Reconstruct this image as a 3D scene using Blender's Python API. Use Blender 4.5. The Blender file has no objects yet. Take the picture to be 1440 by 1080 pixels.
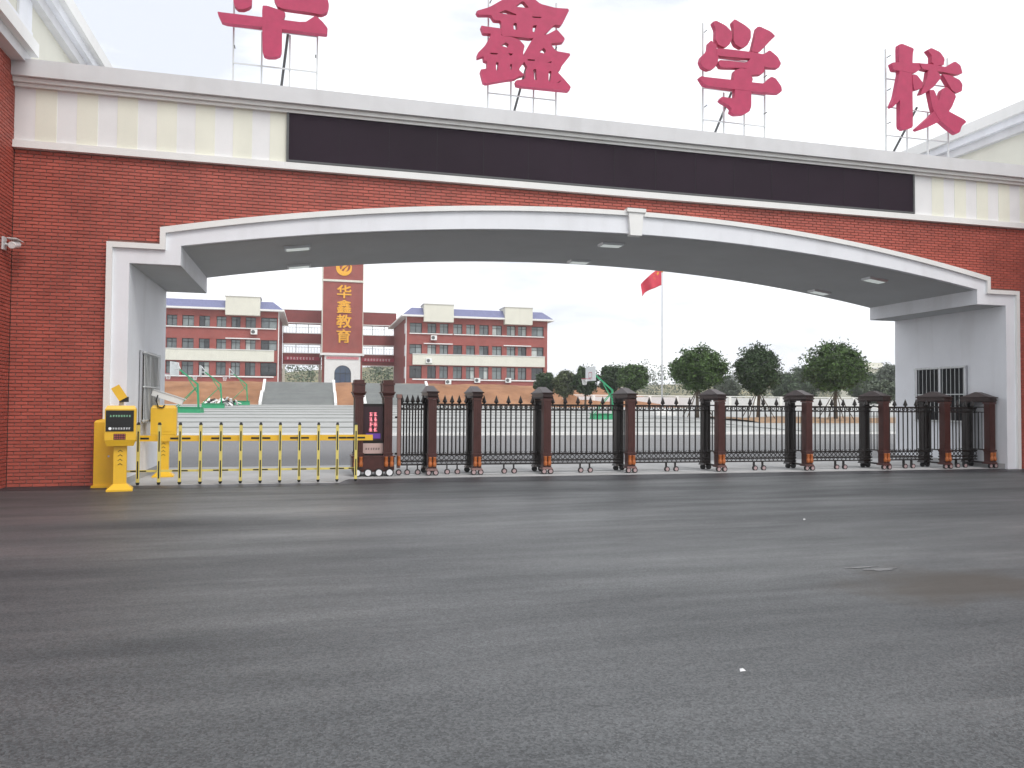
import bpy, bmesh, math, random
from mathutils import Vector, Matrix
random.seed(7)
R = math.radians
sc = bpy.context.scene
COL = sc.collection

# ------------------------------------------------------------------ camera
F = 1080.0; TH = R(14.7); PT = R(1.54); RL = 0.0067; HC = 1.5
fw = Vector((math.sin(TH)*math.cos(PT), math.cos(TH)*math.cos(PT), math.sin(PT)))
r0 = Vector((math.cos(TH), -math.sin(TH), 0)); u0 = r0.cross(fw)
rt = r0*math.cos(RL)+u0*math.sin(RL); up = u0*math.cos(RL)-r0*math.sin(RL)
CP = Vector((0, 0, HC))
cd = bpy.data.cameras.new('camera'); cam = bpy.data.objects.new('camera', cd); COL.objects.link(cam)
cd.sensor_width = 36; cd.lens = 36*F/1440; cd.clip_start = 0.1; cd.clip_end = 4000
m = Matrix((rt, up, -fw)).transposed().to_4x4(); m.translation = CP
cam.matrix_world = m
sc.camera = cam
def ray(x, y): return fw+rt*((x-720)/F)+up*((540-y)/F)
def onY(x, y, Y): d = ray(x, y); return CP+d*(Y/d.y)
def onZ(x, y, Z=0.0): d = ray(x, y); return CP+d*((Z-HC)/d.z)

# ------------------------------------------------------------------ world, sun, exposure
SUN_EL, SUN_AZ = R(52), R(158)      # azimuth clockwise from +Y: behind the camera
w = bpy.data.worlds.new('World'); sc.world = w; w.use_nodes = True
nt = w.node_tree; bg = nt.nodes['Background']
sky = nt.nodes.new('ShaderNodeTexSky'); sky.sky_type = 'NISHITA'; sky.sun_disc = False
sky.sun_elevation = SUN_EL; sky.sun_rotation = SUN_AZ; sky.dust_density = 6; sky.air_density = 1.5
tc = nt.nodes.new('ShaderNodeTexCoord'); mp = nt.nodes.new('ShaderNodeMapping'); mp.inputs['Scale'].default_value = (1.4, 1.4, 5.0)
nz = nt.nodes.new('ShaderNodeTexNoise'); nz.inputs['Scale'].default_value = 2.2; nz.inputs['Detail'].default_value = 6; nz.inputs['Roughness'].default_value = .55
cr = nt.nodes.new('ShaderNodeValToRGB')
cr.color_ramp.elements[0].position = .34; cr.color_ramp.elements[0].color = (7.4, 7.75, 8.6, 1)
cr.color_ramp.elements[1].position = .60; cr.color_ramp.elements[1].color = (12.2, 12.4, 12.6, 1)
mx = nt.nodes.new('ShaderNodeMix'); mx.data_type = 'RGBA'; mx.inputs['Factor'].default_value = .93
nt.links.new(tc.outputs['Generated'], mp.inputs['Vector']); nt.links.new(mp.outputs['Vector'], nz.inputs['Vector'])
nt.links.new(nz.outputs['Fac'], cr.inputs['Fac'])
nt.links.new(sky.outputs['Color'], mx.inputs['A']); nt.links.new(cr.outputs['Color'], mx.inputs['B'])
nt.links.new(mx.outputs['Result'], bg.inputs['Color']); bg.inputs['Strength'].default_value = .1
sd = bpy.data.lights.new('sun', 'SUN'); sd.energy = 1.3; sd.angle = R(25); sd.color = (1, .97, .93)
so = bpy.data.objects.new('sun', sd); COL.objects.link(so)
sdir = Vector((math.sin(SUN_AZ)*math.cos(SUN_EL), math.cos(SUN_AZ)*math.cos(SUN_EL), math.sin(SUN_EL)))
so.rotation_euler = sdir.to_track_quat('Z', 'Y').to_euler(); so.location = (0, -10, 30)
vs = sc.view_settings; vs.view_transform = 'Standard'; vs.look = 'None'; vs.gamma = 1; vs.use_curve_mapping = False; vs.exposure = 0.34
sc.cycles.use_denoising = True
sc.cycles.max_bounces = 8

# ------------------------------------------------------------------ materials
MATS = {}
def mat(name, col, rough=.7, var=.12, scale=4.0, bump=0.0, bscale=60.0, metal=0.0, spec=.5, island=0.0, emit=None, col2=None, stretch=(1, 1, 1), dirt=0.0):
    if name in MATS: return MATS[name]
    m_ = bpy.data.materials.new(name); m_.use_nodes = True; n = m_.node_tree; p = n.nodes['Principled BSDF']; L = n.links.new
    p.inputs['Roughness'].default_value = rough; p.inputs['Metallic'].default_value = metal; p.inputs['Specular IOR Level'].default_value = spec
    g = n.nodes.new('ShaderNodeNewGeometry')
    ma = n.nodes.new('ShaderNodeMapping'); ma.inputs['Scale'].default_value = stretch; L(g.outputs['Position'], ma.inputs['Vector'])
    t = n.nodes.new('ShaderNodeTexNoise'); t.inputs['Scale'].default_value = scale; t.inputs['Detail'].default_value = 7; t.inputs['Roughness'].default_value = .62
    L(ma.outputs['Vector'], t.inputs['Vector'])
    c = n.nodes.new('ShaderNodeMix'); c.data_type = 'RGBA'
    a = [v*(1-var) for v in col]; b = [min(1, v*(1+var)) for v in (col2 or col)]
    c.inputs['A'].default_value = (*a, 1); c.inputs['B'].default_value = (*b, 1)
    cl = n.nodes.new('ShaderNodeMapRange'); cl.inputs['From Min'].default_value = .3; cl.inputs['From Max'].default_value = .7
    L(t.outputs['Fac'], cl.inputs['Value']); L(cl.outputs['Result'], c.inputs['Factor'])
    out = c.outputs['Result']
    if dirt:
        t3 = n.nodes.new('ShaderNodeTexNoise'); t3.inputs['Scale'].default_value = .9; t3.inputs['Detail'].default_value = 9
        m3 = n.nodes.new('ShaderNodeMapping'); m3.inputs['Scale'].default_value = (2.2, 2.2, .35); L(g.outputs['Position'], m3.inputs['Vector']); L(m3.outputs['Vector'], t3.inputs['Vector'])
        r3 = n.nodes.new('ShaderNodeMapRange'); r3.inputs['From Min'].default_value = .52; r3.inputs['From Max'].default_value = .78; r3.inputs['To Max'].default_value = dirt
        L(t3.outputs['Fac'], r3.inputs['Value'])
        d3 = n.nodes.new('ShaderNodeMix'); d3.data_type = 'RGBA'; d3.inputs['B'].default_value = (.33, .31, .28, 1)
        L(r3.outputs['Result'], d3.inputs['Factor']); L(out, d3.inputs['A']); out = d3.outputs['Result']
    if island:
        h = n.nodes.new('ShaderNodeHueSaturation'); oi = n.nodes.new('ShaderNodeObjectInfo')
        ad = n.nodes.new('ShaderNodeMath'); ad.operation = 'ADD'; L(g.outputs['Random Per Island'], ad.inputs[0]); L(oi.outputs['Random'], ad.inputs[1])
        fr = n.nodes.new('ShaderNodeMath'); fr.operation = 'FRACT'; L(ad.outputs[0], fr.inputs[0])
        mr = n.nodes.new('ShaderNodeMapRange'); mr.inputs['To Min'].default_value = 1-island; mr.inputs['To Max'].default_value = 1+island
        L(fr.outputs[0], mr.inputs['Value']); L(mr.outputs['Result'], h.inputs['Value']); L(out, h.inputs['Color']); out = h.outputs['Color']
    L(out, p.inputs['Base Color'])
    if bump:
        t2 = n.nodes.new('ShaderNodeTexNoise'); t2.inputs['Scale'].default_value = bscale; t2.inputs['Detail'].default_value = 4
        L(g.outputs['Position'], t2.inputs['Vector'])
        bp = n.nodes.new('ShaderNodeBump'); bp.inputs['Strength'].default_value = bump; bp.inputs['Distance'].default_value = .02
        L(t2.outputs['Fac'], bp.inputs['Height']); L(bp.outputs['Normal'], p.inputs['Normal'])
    if emit:
        p.inputs['Emission Color'].default_value = (*emit[:3], 1); p.inputs['Emission Strength'].default_value = emit[3]
    MATS[name] = m_
    return m_

def asphalt(name, lo, hi, gloss, stain=None):
    m_ = bpy.data.materials.new(name); m_.use_nodes = True; n = m_.node_tree; p = n.nodes['Principled BSDF']; L = n.links.new
    g = n.nodes.new('ShaderNodeNewGeometry')
    def noise(scale, st=(1, 1, 1), det=6, rough=.6):
        mm = n.nodes.new('ShaderNodeMapping'); mm.inputs['Scale'].default_value = st; L(g.outputs['Position'], mm.inputs['Vector'])
        t = n.nodes.new('ShaderNodeTexNoise'); t.inputs['Scale'].default_value = scale; t.inputs['Detail'].default_value = det; t.inputs['Roughness'].default_value = rough
        L(mm.outputs['Vector'], t.inputs['Vector']); return t.outputs['Fac']
    def mrange(v, a, b, c, d):
        r = n.nodes.new('ShaderNodeMapRange'); L(v, r.inputs['Value'])
        for k, q in zip(('From Min', 'From Max', 'To Min', 'To Max'), (a, b, c, d)): r.inputs[k].default_value = q
        return r.outputs['Result']
    def math_(op, a, b):
        q = n.nodes.new('ShaderNodeMath'); q.operation = op
        L(a, q.inputs[0])
        if isinstance(b, float): q.inputs[1].default_value = b
        else: L(b, q.inputs[1])
        return q.outputs[0]
    big = noise(.42, (.22, 1.0, 1), 7, .6); mid = noise(1.9, (.16, 1, 1), 6, .65)
    wide = noise(.13, (.5, 1.1, 1), 5, .5)
    patch = math_('ADD', mrange(wide, .40, .60, 0, .42), math_('ADD', mrange(big, .38, .62, 0, .38), mrange(mid, .35, .65, 0, .20)))
    vor = n.nodes.new('ShaderNodeTexVoronoi'); vor.inputs['Scale'].default_value = 85; L(g.outputs['Position'], vor.inputs['Vector'])
    grain = noise(140, det=3, rough=.7)
    sep = n.nodes.new('ShaderNodeSeparateColor'); L(vor.outputs['Color'], sep.inputs['Color'])
    stone = mrange(sep.outputs['Red'], 0, 1, .55, 1.45)
    stone2 = math_('MULTIPLY', stone, mrange(grain, .3, .7, .72, 1.28))
    c = n.nodes.new('ShaderNodeMix'); c.data_type = 'RGBA'; c.inputs['A'].default_value = (*lo, 1); c.inputs['B'].default_value = (*hi, 1); L(patch, c.inputs['Factor'])
    v = n.nodes.new('ShaderNodeVectorMath'); v.operation = 'SCALE'; L(c.outputs['Result'], v.inputs[0]); L(stone2, v.inputs['Scale'])
    col_out = v.outputs[0]
    if stain:
        sp_ = n.nodes.new('ShaderNodeMapping'); sp_.vector_type = 'TEXTURE'
        sp_.inputs['Location'].default_value = (stain[0], stain[1], 0); sp_.inputs['Scale'].default_value = (stain[2], stain[3], 1)
        L(g.outputs['Position'], sp_.inputs['Vector'])
        ln = n.nodes.new('ShaderNodeVectorMath'); ln.operation = 'LENGTH'; L(sp_.outputs['Vector'], ln.inputs[0])
        f1 = math_('ADD', ln.outputs['Value'], mrange(noise(1.4, det=5), .3, .7, -.35, .35))
        sm_ = n.nodes.new('ShaderNodeMix'); sm_.data_type = 'RGBA'; sm_.inputs['B'].default_value = (.055, .045, .034, 1)
        L(mrange(f1, .35, 1.0, .75, 0), sm_.inputs['Factor']); L(col_out, sm_.inputs['A']); col_out = sm_.outputs['Result']
        dn = mrange(math_('MULTIPLY', mrange(noise(.9, (.12, 1, 1), 8, .7), .56, .72, 0, 1), mrange(noise(.25, det=3), .45, .6, 0, 1)), 0, 1, 0, .5)
        dm = n.nodes.new('ShaderNodeMix'); dm.data_type = 'RGBA'; dm.inputs['B'].default_value = (.25, .25, .25, 1)
        L(dn, dm.inputs['Factor']); L(col_out, dm.inputs['A']); col_out = dm.outputs['Result']
    L(col_out, p.inputs['Base Color']); p.inputs['Specular IOR Level'].default_value = .4
    L(mrange(patch, .2, .8, gloss[0], gloss[1]), p.inputs['Roughness'])
    bp = n.nodes.new('ShaderNodeBump'); bp.inputs['Strength'].default_value = .42; bp.inputs['Distance'].default_value = .005
    L(stone2, bp.inputs['Height']); L(bp.outputs['Normal'], p.inputs['Normal'])
    MATS[name] = m_
    return m_

def glass(name, col=(.03, .045, .05), rough=.06):
    return mat(name, col, rough, var=.3, scale=.6, spec=.8)

M_ASPH = asphalt('asphalt', (.023, .026, .029), (.140, .146, .149), (.62, .34), (onZ(1345, 822).x, onZ(1345, 822).y, 1.3, .7))
M_ASPH2 = asphalt('dark_asphalt', (.022, .023, .028), (.060, .060, .065), (.55, .42))
M_ROAD = asphalt('campus_asphalt', (.13, .13, .135), (.20, .195, .195), (.55, .75))
M_BRICK = mat('brick', (.40, .088, .062), .55, var=.10, scale=1.3, bump=.12, bscale=90, island=.11, col2=(.45, .104, .074))
M_MORTAR = mat('mortar', (.25, .13, .11), .9, var=.2, scale=2.0, bump=.2)
M_WHITE = mat('white_stucco', (.81, .825, .86), .75, var=.035, scale=1.2, bump=.10, bscale=45, dirt=.2)
M_TRIM = mat('white_trim', (.82, .82, .80), .6, var=.03, scale=1.5, dirt=.10)
M_COPING = mat('grey_white_coping', (.66, .66, .67), .7, var=.06, scale=1.4, dirt=.2)
M_CREAM = mat('cream_wall', (.70, .69, .60), .75, var=.04, scale=.8, dirt=.12)
M_PCREAM = mat('cream_panel', (.80, .80, .69), .65, var=.05, scale=1.1, dirt=.08)
M_PWHITE = mat('white_panel', (.80, .80, .80), .65, var=.05, scale=1.1, dirt=.08)
M_LED = mat('led_panel', (.022, .012, .021), .6, spec=.18, var=.15, scale=.7, bump=.05, bscale=300)
M_DARKMETAL = mat('dark_metal', (.02, .02, .022), .4, var=.2, metal=.6)
M_ALU = mat('aluminium', (.55, .56, .58), .35, var=.06, metal=.7)
M_RED = mat('sign_red', (.46, .034, .105), .55, var=.10, scale=5, bump=.25, bscale=110)
M_STEELW = mat('white_steel', (.62, .64, .64), .5, var=.06)
M_STEELD = mat('grey_steel', (.10, .105, .105), .5, var=.15)
M_YEL = mat('yellow_paint', (.82, .49, .03), .38, var=.06, scale=3, dirt=.06)
M_YEL2 = mat('pale_yellow_tube', (.72, .60, .16), .4, var=.06)
M_BLACK = mat('black_rubber', (.012, .012, .012), .6, var=.2)
M_GATE = mat('bronze_brown', (.078, .028, .024), .33, var=.18, scale=6, metal=.25)
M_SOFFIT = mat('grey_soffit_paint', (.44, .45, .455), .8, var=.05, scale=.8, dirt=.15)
M_CAP = mat('cap_brown', (.040, .022, .020), .35, var=.25, scale=8, metal=.3)
M_GATED = mat('gate_dark', (.018, .014, .013), .35, var=.25, scale=8, metal=.4)
M_AMBER = mat('amber_lantern', (.44, .13, .035), .3, var=.12, scale=10)
M_CONC = mat('concrete', (.42, .42, .42), .8, var=.14, scale=1.2, bump=.2, bscale=50, dirt=.2)
M_PAVE = mat('paving', (.35, .355, .345), .8, var=.12, scale=.5, bump=.1)
M_PAVE2 = mat('paving_dull', (.34, .35, .34), .85, var=.16, scale=.6)
M_STONE = mat('stair_stone', (.25, .27, .27), .8, var=.15, scale=.8)
M_DIRT = mat('red_soil', (.27, .118, .050), .95, var=.28, scale=.35, bump=.6, bscale=3, col2=(.30, .150, .075))
M_SOIL = mat('bed_soil', (.30, .19, .11), .95, var=.35, scale=1.6, bump=.5, bscale=6)
M_GRASS = mat('rough_grass', (.10, .12, .055), .95, var=.4, scale=.12, bump=.5, bscale=2, col2=(.22, .19, .10))
M_FARBRICK = mat('far_brick', (.30, .076, .062), .7, var=.12, scale=.7, dirt=.05)
M_FARDARK = mat('far_brick_dark', (.24, .052, .046), .7, var=.12, scale=.7)
M_ROOF = mat('blue_tile_roof', (.16, .17, .30), .5, var=.15, scale=2.0, stretch=(3, 1, 1))
M_GL = [glass('glass_a', (.13, .155, .16)), glass('glass_b', (.23, .27, .27), .12), glass('glass_c', (.03, .035, .04)), mat('curtain', (.55, .60, .58), .6, var=.15, scale=1.5)]
M_BLUEGL = glass('blue_glass', (.03, .06, .12))
M_GOLD = mat('gold_letter', (.85, .42, .03), .35, var=.06, emit=None)
M_PINK = mat('pink_canvas', (.70, .30, .32), .6, var=.06)
M_BANNER = mat('banner_red', (.42, .04, .075), .6, var=.08)
M_WMARK = mat('white_mark', (.8, .8, .8), .6, var=.03)
M_GREEN = mat('green_paint', (.02, .30, .13), .45, var=.10, scale=3)
M_BOARD = mat('backboard', (.66, .69, .70), .35, var=.06)
M_LIGHT = mat('lamp_diffuser', (.85, .88, .86), .4, var=.04, emit=(.9, 1, .95, .22))
M_BARK = mat('bark', (.11, .085, .06), .9, var=.3, scale=9, bump=.6, bscale=20)
M_FLAG = mat('flag_red', (.62, .05, .085), .7, var=.10, scale=3)

# ------------------------------------------------------------------ mesh helpers
class MB:
    def __init__(s): s.v = []; s.f = []
    def add(s, vs_, fs):
        o = len(s.v); s.v += [tuple(q) for q in vs_]; s.f += [tuple(i+o for i in f) for f in fs]; return s
    def box(s, x0, x1, y0, y1, z0, z1, skip=''):
        fs = [(0, 3, 2, 1), (4, 5, 6, 7), (0, 1, 5, 4), (1, 2, 6, 5), (2, 3, 7, 6), (3, 0, 4, 7)]
        return s.add([(x0, y0, z0), (x1, y0, z0), (x1, y1, z0), (x0, y1, z0), (x0, y0, z1), (x1, y0, z1), (x1, y1, z1), (x0, y1, z1)], fs)
    def frustum(s, c, a, b, z0, z1):     # a,b = (half x, half y) bottom/top around c=(x,y)
        x, y = c
        v = [(x-a[0], y-a[1], z0), (x+a[0], y-a[1], z0), (x+a[0], y+a[1], z0), (x-a[0], y+a[1], z0), (x-b[0], y-b[1], z1), (x+b[0], y-b[1], z1), (x+b[0], y+b[1], z1), (x-b[0], y+b[1], z1)]
        return s.add(v, [(0, 3, 2, 1), (4, 5, 6, 7), (0, 1, 5, 4), (1, 2, 6, 5), (2, 3, 7, 6), (3, 0, 4, 7)])
    def tube(s, p, q, r, n=8, r2=None):
        p, q = Vector(p), Vector(q); d = (q-p).normalized(); a = d.orthogonal().normalized(); b = d.cross(a); r2 = r if r2 is None else r2
        v = []
        for c, rr in ((p, r), (q, r2)):
            for i in range(n):
                t = 2*math.pi*i/n; v.append(c+a*(rr*math.cos(t))+b*(rr*math.sin(t)))
        f = [(i, (i+1) % n, n+(i+1) % n, n+i) for i in range(n)]+[tuple(range(n-1, -1, -1)), tuple(range(n, 2*n))]
        return s.add(v, f)
    def bar(s, p, q, w_, h_):            # square bar between two points
        p, q = Vector(p), Vector(q); d = (q-p).normalized()
        a = d.cross(Vector((0, 0, 1)));
        if a.length < .01: a = Vector((1, 0, 0))
        a.normalize(); b = a.cross(d)
        v = []
        for c in (p, q):
            for i, j in ((-1, -1), (1, -1), (1, 1), (-1, 1)): v.append(c+a*(i*w_/2)+b*(j*h_/2))
        return s.add(v, [(0, 3, 2, 1), (4, 5, 6, 7), (0, 1, 5, 4), (1, 2, 6, 5), (2, 3, 7, 6), (3, 0, 4, 7)])
    def prism(s, pts, y0, y1):           # polygon in XZ, extruded in Y (convex or fan-safe; caps as n-gons)
        n = len(pts); v = [(x, y0, z) for x, z in pts]+[(x, y1, z) for x, z in pts]
        f = [tuple(range(n)), tuple(range(2*n-1, n-1, -1))]+[(i, n+i, n+(i+1) % n, (i+1) % n) for i in range(n)]
        return s.add(v, f)
    def fill(s, loops, y0, y1):          # loops in XZ with holes, extruded in Y
        bm = bmesh.new()
        for lp in loops:
            vv = [bm.verts.new((x, y0, z)) for x, z in lp]
            for i in range(len(vv)): bm.edges.new((vv[i], vv[(i+1) % len(vv)]))
        bmesh.ops.triangle_fill(bm, use_beauty=True, use_dissolve=False, edges=bm.edges[:], normal=(0, -1, 0))
        bm.verts.index_update()
        vs_ = [tuple(v.co) for v in bm.verts]; fs = [tuple(v.index for v in f.verts) for f in bm.faces]
        be = [tuple(v.index for v in e.verts) for e in bm.edges if len(e.link_faces) == 1]
        bm.free(); n = len(vs_)
        s.add(vs_+[(x, y1, z) for x, y, z in vs_], fs+[tuple(n+i for i in reversed(f)) for f in fs]+[(a, b, n+b, n+a) for a, b in be])
        return s
    def mesh(s, name, material, smooth=False, fix=True):
        me = bpy.data.meshes.new(name); me.from_pydata(s.v, [], s.f)
        if fix:
            bm = bmesh.new(); bm.from_mesh(me); bmesh.ops.recalc_face_normals(bm, faces=bm.faces); bm.to_mesh(me); bm.free()
        me.materials.append(material)
        if smooth: me.polygons.foreach_set('use_smooth', [True]*len(me.polygons))
        me.update(); return me
    def build(s, name, material, parent=None, loc=(0, 0, 0), smooth=False, fix=True):
        return link(name, s.mesh(name, material, smooth, fix), parent, loc)
def link(name, me, parent=None, loc=(0, 0, 0), rz=0):
    o = bpy.data.objects.new(name, me); COL.objects.link(o); o.location = loc; o.rotation_euler.z = rz
    if parent: o.parent = parent
    return o
def tag(o, label=None, cat=None, group=None, kind=None):
    if label: o['label'] = label
    if cat: o['category'] = cat
    if group: o['group'] = group
    if kind: o['kind'] = kind
    return o
def thing(name, label, cat, loc=(0, 0, 0), group=None, rz=0):
    o = link(name, None, None, loc, rz); return tag(o, label, cat, group)
def structure(o): o['kind'] = 'structure'; return o
def copy_tree(o, parent=None):
    c = o.copy(); COL.objects.link(c); c.parent = parent
    for ch in list(o.children): copy_tree(ch, c)
    return c
def glyphs(mb, x, z, wd, n, size, y0, y1, seed=1, vertical=False):
    rg = random.Random(seed)
    for i in range(n):
        gx, gz_ = (x+i*wd, z) if not vertical else (x, z-i*wd)
        t = size*.13
        for k in range(3):
            zz = gz_+size*(.08+.36*k); a = rg.uniform(0, .25)*size; b = rg.uniform(.7, 1)*size
            mb.box(gx+a, gx+b, y0, y1, zz, zz+t)
        xx = gx+size*rg.uniform(.25, .6); mb.box(xx, xx+t, y0-.0006, y1-.0006, gz_, gz_+size)

# ------------------------------------------------------------------ ground
def ss(a, b, x):
    t = max(0, min(1, (x-a)/(b-a))); return t*t*(3-2*t)
def gz(Y): return .12+(Y-36.5)*(1.25-.12)/54.5 if Y > 36.5 else 0.0
def terrain(X, Y):
    if Y < 37.5: return -.06
    z = gz(min(Y, 91))-.45
    if Y > 91: z += min(1, (Y-91)/30)*.9
    k = 1-ss(41, 54, X)
    t = max(0, min(1, (Y-92)/9.5))
    z = z*(1-k*t)+(3.4)*k*t
    far = ss(165, 330, Y); z += far*(9+3*math.sin(X*.013+1)+2*math.sin(X*.041))
    return z
xs = [-700, -400, -250, -160, -110]+[-80+i*8 for i in range(30)]+[170, 200, 240, 300, 400, 550, 800]
ys = [-200, -100, -40, 0, 20, 37, 38, 44, 50, 60, 70, 80, 88, 92, 94, 97, 99.5, 101.5, 105, 112, 125, 145, 165, 185, 210, 240, 270, 300, 330, 400, 550, 800, 1100]
mb = MB(); nx = len(xs)
for y in ys:
    for x in xs: mb.v.append((x, y, terrain(x, y)))
mb.f = [(j*nx+i, j*nx+i+1, (j+1)*nx+i+1, (j+1)*nx+i) for j in range(len(ys)-1) for i in range(nx-1)]
structure(mb.build('ground', M_GRASS, smooth=True))

mb = MB(); mb.box(-46, 62, -30, 15.72, -.04, 0); structure(mb.build('road', M_ASPH))
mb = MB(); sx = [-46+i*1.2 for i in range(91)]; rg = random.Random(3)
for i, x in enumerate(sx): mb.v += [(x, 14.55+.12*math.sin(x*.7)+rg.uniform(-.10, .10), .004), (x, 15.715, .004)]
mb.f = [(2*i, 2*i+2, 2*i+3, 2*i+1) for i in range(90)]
structure(mb.build('road_strip', M_ASPH2, fix=False))  # strip of darker asphalt colour along the apron, ragged front edge
mb = MB(); mb.box(-46, 62, 18.9, 36.35, -.04, -.002); structure(mb.build('campus_road', M_ROAD))
mb = MB(); mb.add([(.75, 15.55, .009), (16.55, 15.32, .009), (16.55, 19.0, .009), (-3.25, 19.0, .009), (-3.25, 15.05, .009), (.55, 14.9, .009)]+[(.75, 15.55, -.03), (16.55, 15.32, -.03), (16.55, 19.0, -.03), (-3.25, 19.0, -.03), (-3.25, 15.05, -.03), (.55, 14.9, -.03)], [tuple(range(6))]+[(i, 6+i, 6+(i+1) % 6, (i+1) % 6) for i in range(6)])
structure(mb.build('concrete_apron', M_CONC))
# two steel gate rails let into the apron
mb = MB(); mb.box(.9, 16.5, 15.98, 16.01, .002, .012); mb.box(.9, 16.5, 16.5, 16.53, .002, .012); structure(mb.build('gate_track', M_STEELD))
# kerb stones
kerb = structure(link('kerb', None))
kme = MB().box(-.495, .495, 36.35, 36.6, -.04, .13).mesh('kerb_stone', M_TRIM)
for i in range(96): link('kerb_stone', kme, kerb, (-34+i, random.uniform(-.006, .006), random.uniform(-.004, .004)))
# plaza in low tiers, left and centre; plain slab to the right
plaza = structure(link('plaza', None))
nt_ = 9; dY = 54.5/nt_
for i in range(nt_):
    y0 = 36.602+i*dY; z1 = .118+(i)*(1.25-.118)/(nt_-1)
    ye = min(91.8, y0+dY); xe = 27-i*.012; zf, zr = z1-.02, z1+.065
    mb = MB(); mb.add([(-90, y0, zf-.3), (xe, y0, zf-.3), (xe, ye, zf-.3), (-90, ye, zf-.3), (-90, y0, zf), (xe, y0, zf), (xe, ye, zr), (-90, ye, zr)], [(0, 3, 2, 1), (4, 5, 6, 7), (0, 1, 5, 4), (1, 2, 6, 5), (2, 3, 7, 6), (3, 0, 4, 7)]); mb.build('tier', M_PAVE, plaza)
    mb = MB(); mb.box(-89.9, 26.85, y0-.02, y0+.40, z1-.06, z1-.008); mb.build('nosing', M_PAVE2, plaza)
mb = MB()
for i in range(12):
    ya, yb = 36.602+i*4.5, 36.602+(i+1)*4.5
    o = len(mb.v); mb.v += [(26.6, ya, gz(ya)+.02), (150, ya, gz(ya)+.02), (150, yb, gz(yb)+.02), (26.6, yb, gz(yb)+.02)]; mb.f.append((o, o+1, o+2, o+3))
mb.add([(26.6, 36.602, gz(36.602)+.02), (26.6, 90.602, gz(90.602)+.02), (26.6, 90.602, gz(90.602)-.5), (26.6, 36.602, gz(36.602)-.5)], [(0, 1, 2, 3)])
mb.build('slab', M_PAVE, plaza, fix=False)
# embankment of bare red soil below the building terrace
mb = MB(); ex = [-90+i*2.0 for i in range(71)]; eyv = [91.3, 92.5, 94, 95.5, 97, 98.5, 100, 101.5, 103.5]
for j, y in enumerate(eyv):
    for x in ex:
        t = j/(len(eyv)-1); k = 1-ss(41, 51, x)
        z = 1.22+(4.16-1.22)*ss(.0, .92, t)*k+(random.uniform(-.12, .12) if 0 < j < len(eyv)-1 else 0)
        if k < 1: z = max(z, 1.2)
        mb.v.append((x+random.uniform(-.3, .3), y+random.uniform(-.2, .2), z))
n_ = len(ex); mb.f = [(j*n_+i, j*n_+i+1, (j+1)*n_+i+1, (j+1)*n_+i) for j in range(len(eyv)-1) for i in range(n_-1)]
structure(mb.build('embankment', M_DIRT, smooth=True))
mb = MB(); mb.box(-90, 44, 103, 150, 3.5, 4.12); structure(mb.build('terrace', M_PAVE2))
# planting bed under the trees
mb = MB(); bx = [30+i*1.5 for i in range(60)]
for y in (46.5, 48, 50, 52, 54, 55.5):
    for x in bx: mb.v.append((x, y+random.uniform(-.2, .2), gz(y)+(.028 if y in (46.5, 55.5) else .18+random.uniform(-.07, .07))))
n_ = len(bx); mb.f = [(j*n_+i, j*n_+i+1, (j+1)*n_+i+1, (j+1)*n_+i) for j in range(5) for i in range(n_-1)]
structure(mb.build('planting_bed', M_SOIL, smooth=True))

# ------------------------------------------------------------------ school gate
CX = 6.66; XL, XR = -5.1, 18.42; YF, YB = 15.2, 18.85
gate = thing('school_gate', 'red brick school gateway with wide white arched opening and white fascia', 'gateway')
def inner_pts():
    p = [(-3.2, 0), (-3.2, 4.02), (-2.34, 4.02), (-2.34, 4.38)]
    for i in range(1, 40):
        x = -2.34+i*18.0/40; p.append((x, 4.38+.79*(1-((x-CX)/9.0)**2)))
    return p+[(15.66, 4.38), (15.66, 4.02), (16.52, 4.02), (16.52, 0)]
def outer_pts(d=0.0):
    p = [(-3.56+d, 0), (-3.56+d, 4.37-d), (-2.68+d, 4.37-d), (-2.68+d, 4.68-d)]
    for i in range(1, 40):
        x = -2.68+d+i*(18.68-2*d)/40; p.append((x, 4.68-d+.95*(1-((x-CX)/(9.34-d))**2)))
    return p+[(16.0-d, 4.68-d), (16.0-d, 4.37-d), (16.88-d, 4.37-d), (16.88-d, 0)]
inn, out_ = inner_pts(), outer_pts()
mb = MB(); mb.fill([[(XL, 0), *inn, (XR, 0), (XR, 7.3), (XL, 7.3)]], 15.25, YB); mb.build('portal', M_WHITE, gate)
wall = MB().fill([[(XL, 0), *out_, (XR, 0), (XR, 5.97), (XL, 5.97)]], 15.216, 15.252).build('brick_wall', M_MORTAR, gate)
def ring(a, b, y0, y1):
    mb = MB(); n = len(a)
    for i in range(n-1):
        q = [a[i], a[i+1], b[i+1], b[i]]
        mb.add([(x, y0, z) for x, z in q], [(0, 1, 2, 3)])
        mb.add([(a[i][0], y0, a[i][1]), (a[i+1][0], y0, a[i+1][1]), (a[i+1][0], y1, a[i+1][1]), (a[i][0], y1, a[i][1])], [(0, 1, 2, 3)])
        mb.add([(b[i][0], y0, b[i][1]), (b[i+1][0], y0, b[i+1][1]), (b[i+1][0], y1, b[i+1][1]), (b[i][0], y1, b[i][1])], [(0, 1, 2, 3)])
    return mb
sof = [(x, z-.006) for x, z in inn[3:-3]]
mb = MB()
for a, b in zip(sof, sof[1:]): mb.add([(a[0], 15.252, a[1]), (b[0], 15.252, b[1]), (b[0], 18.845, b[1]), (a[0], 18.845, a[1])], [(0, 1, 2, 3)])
for x0_, x1_ in ((-3.194, -2.346), (15.666, 16.514)): mb.add([(x0_, 15.252, 4.014), (x1_, 15.252, 4.014), (x1_, 18.845, 4.014), (x0_, 18.845, 4.014)], [(0, 1, 2, 3)])
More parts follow.
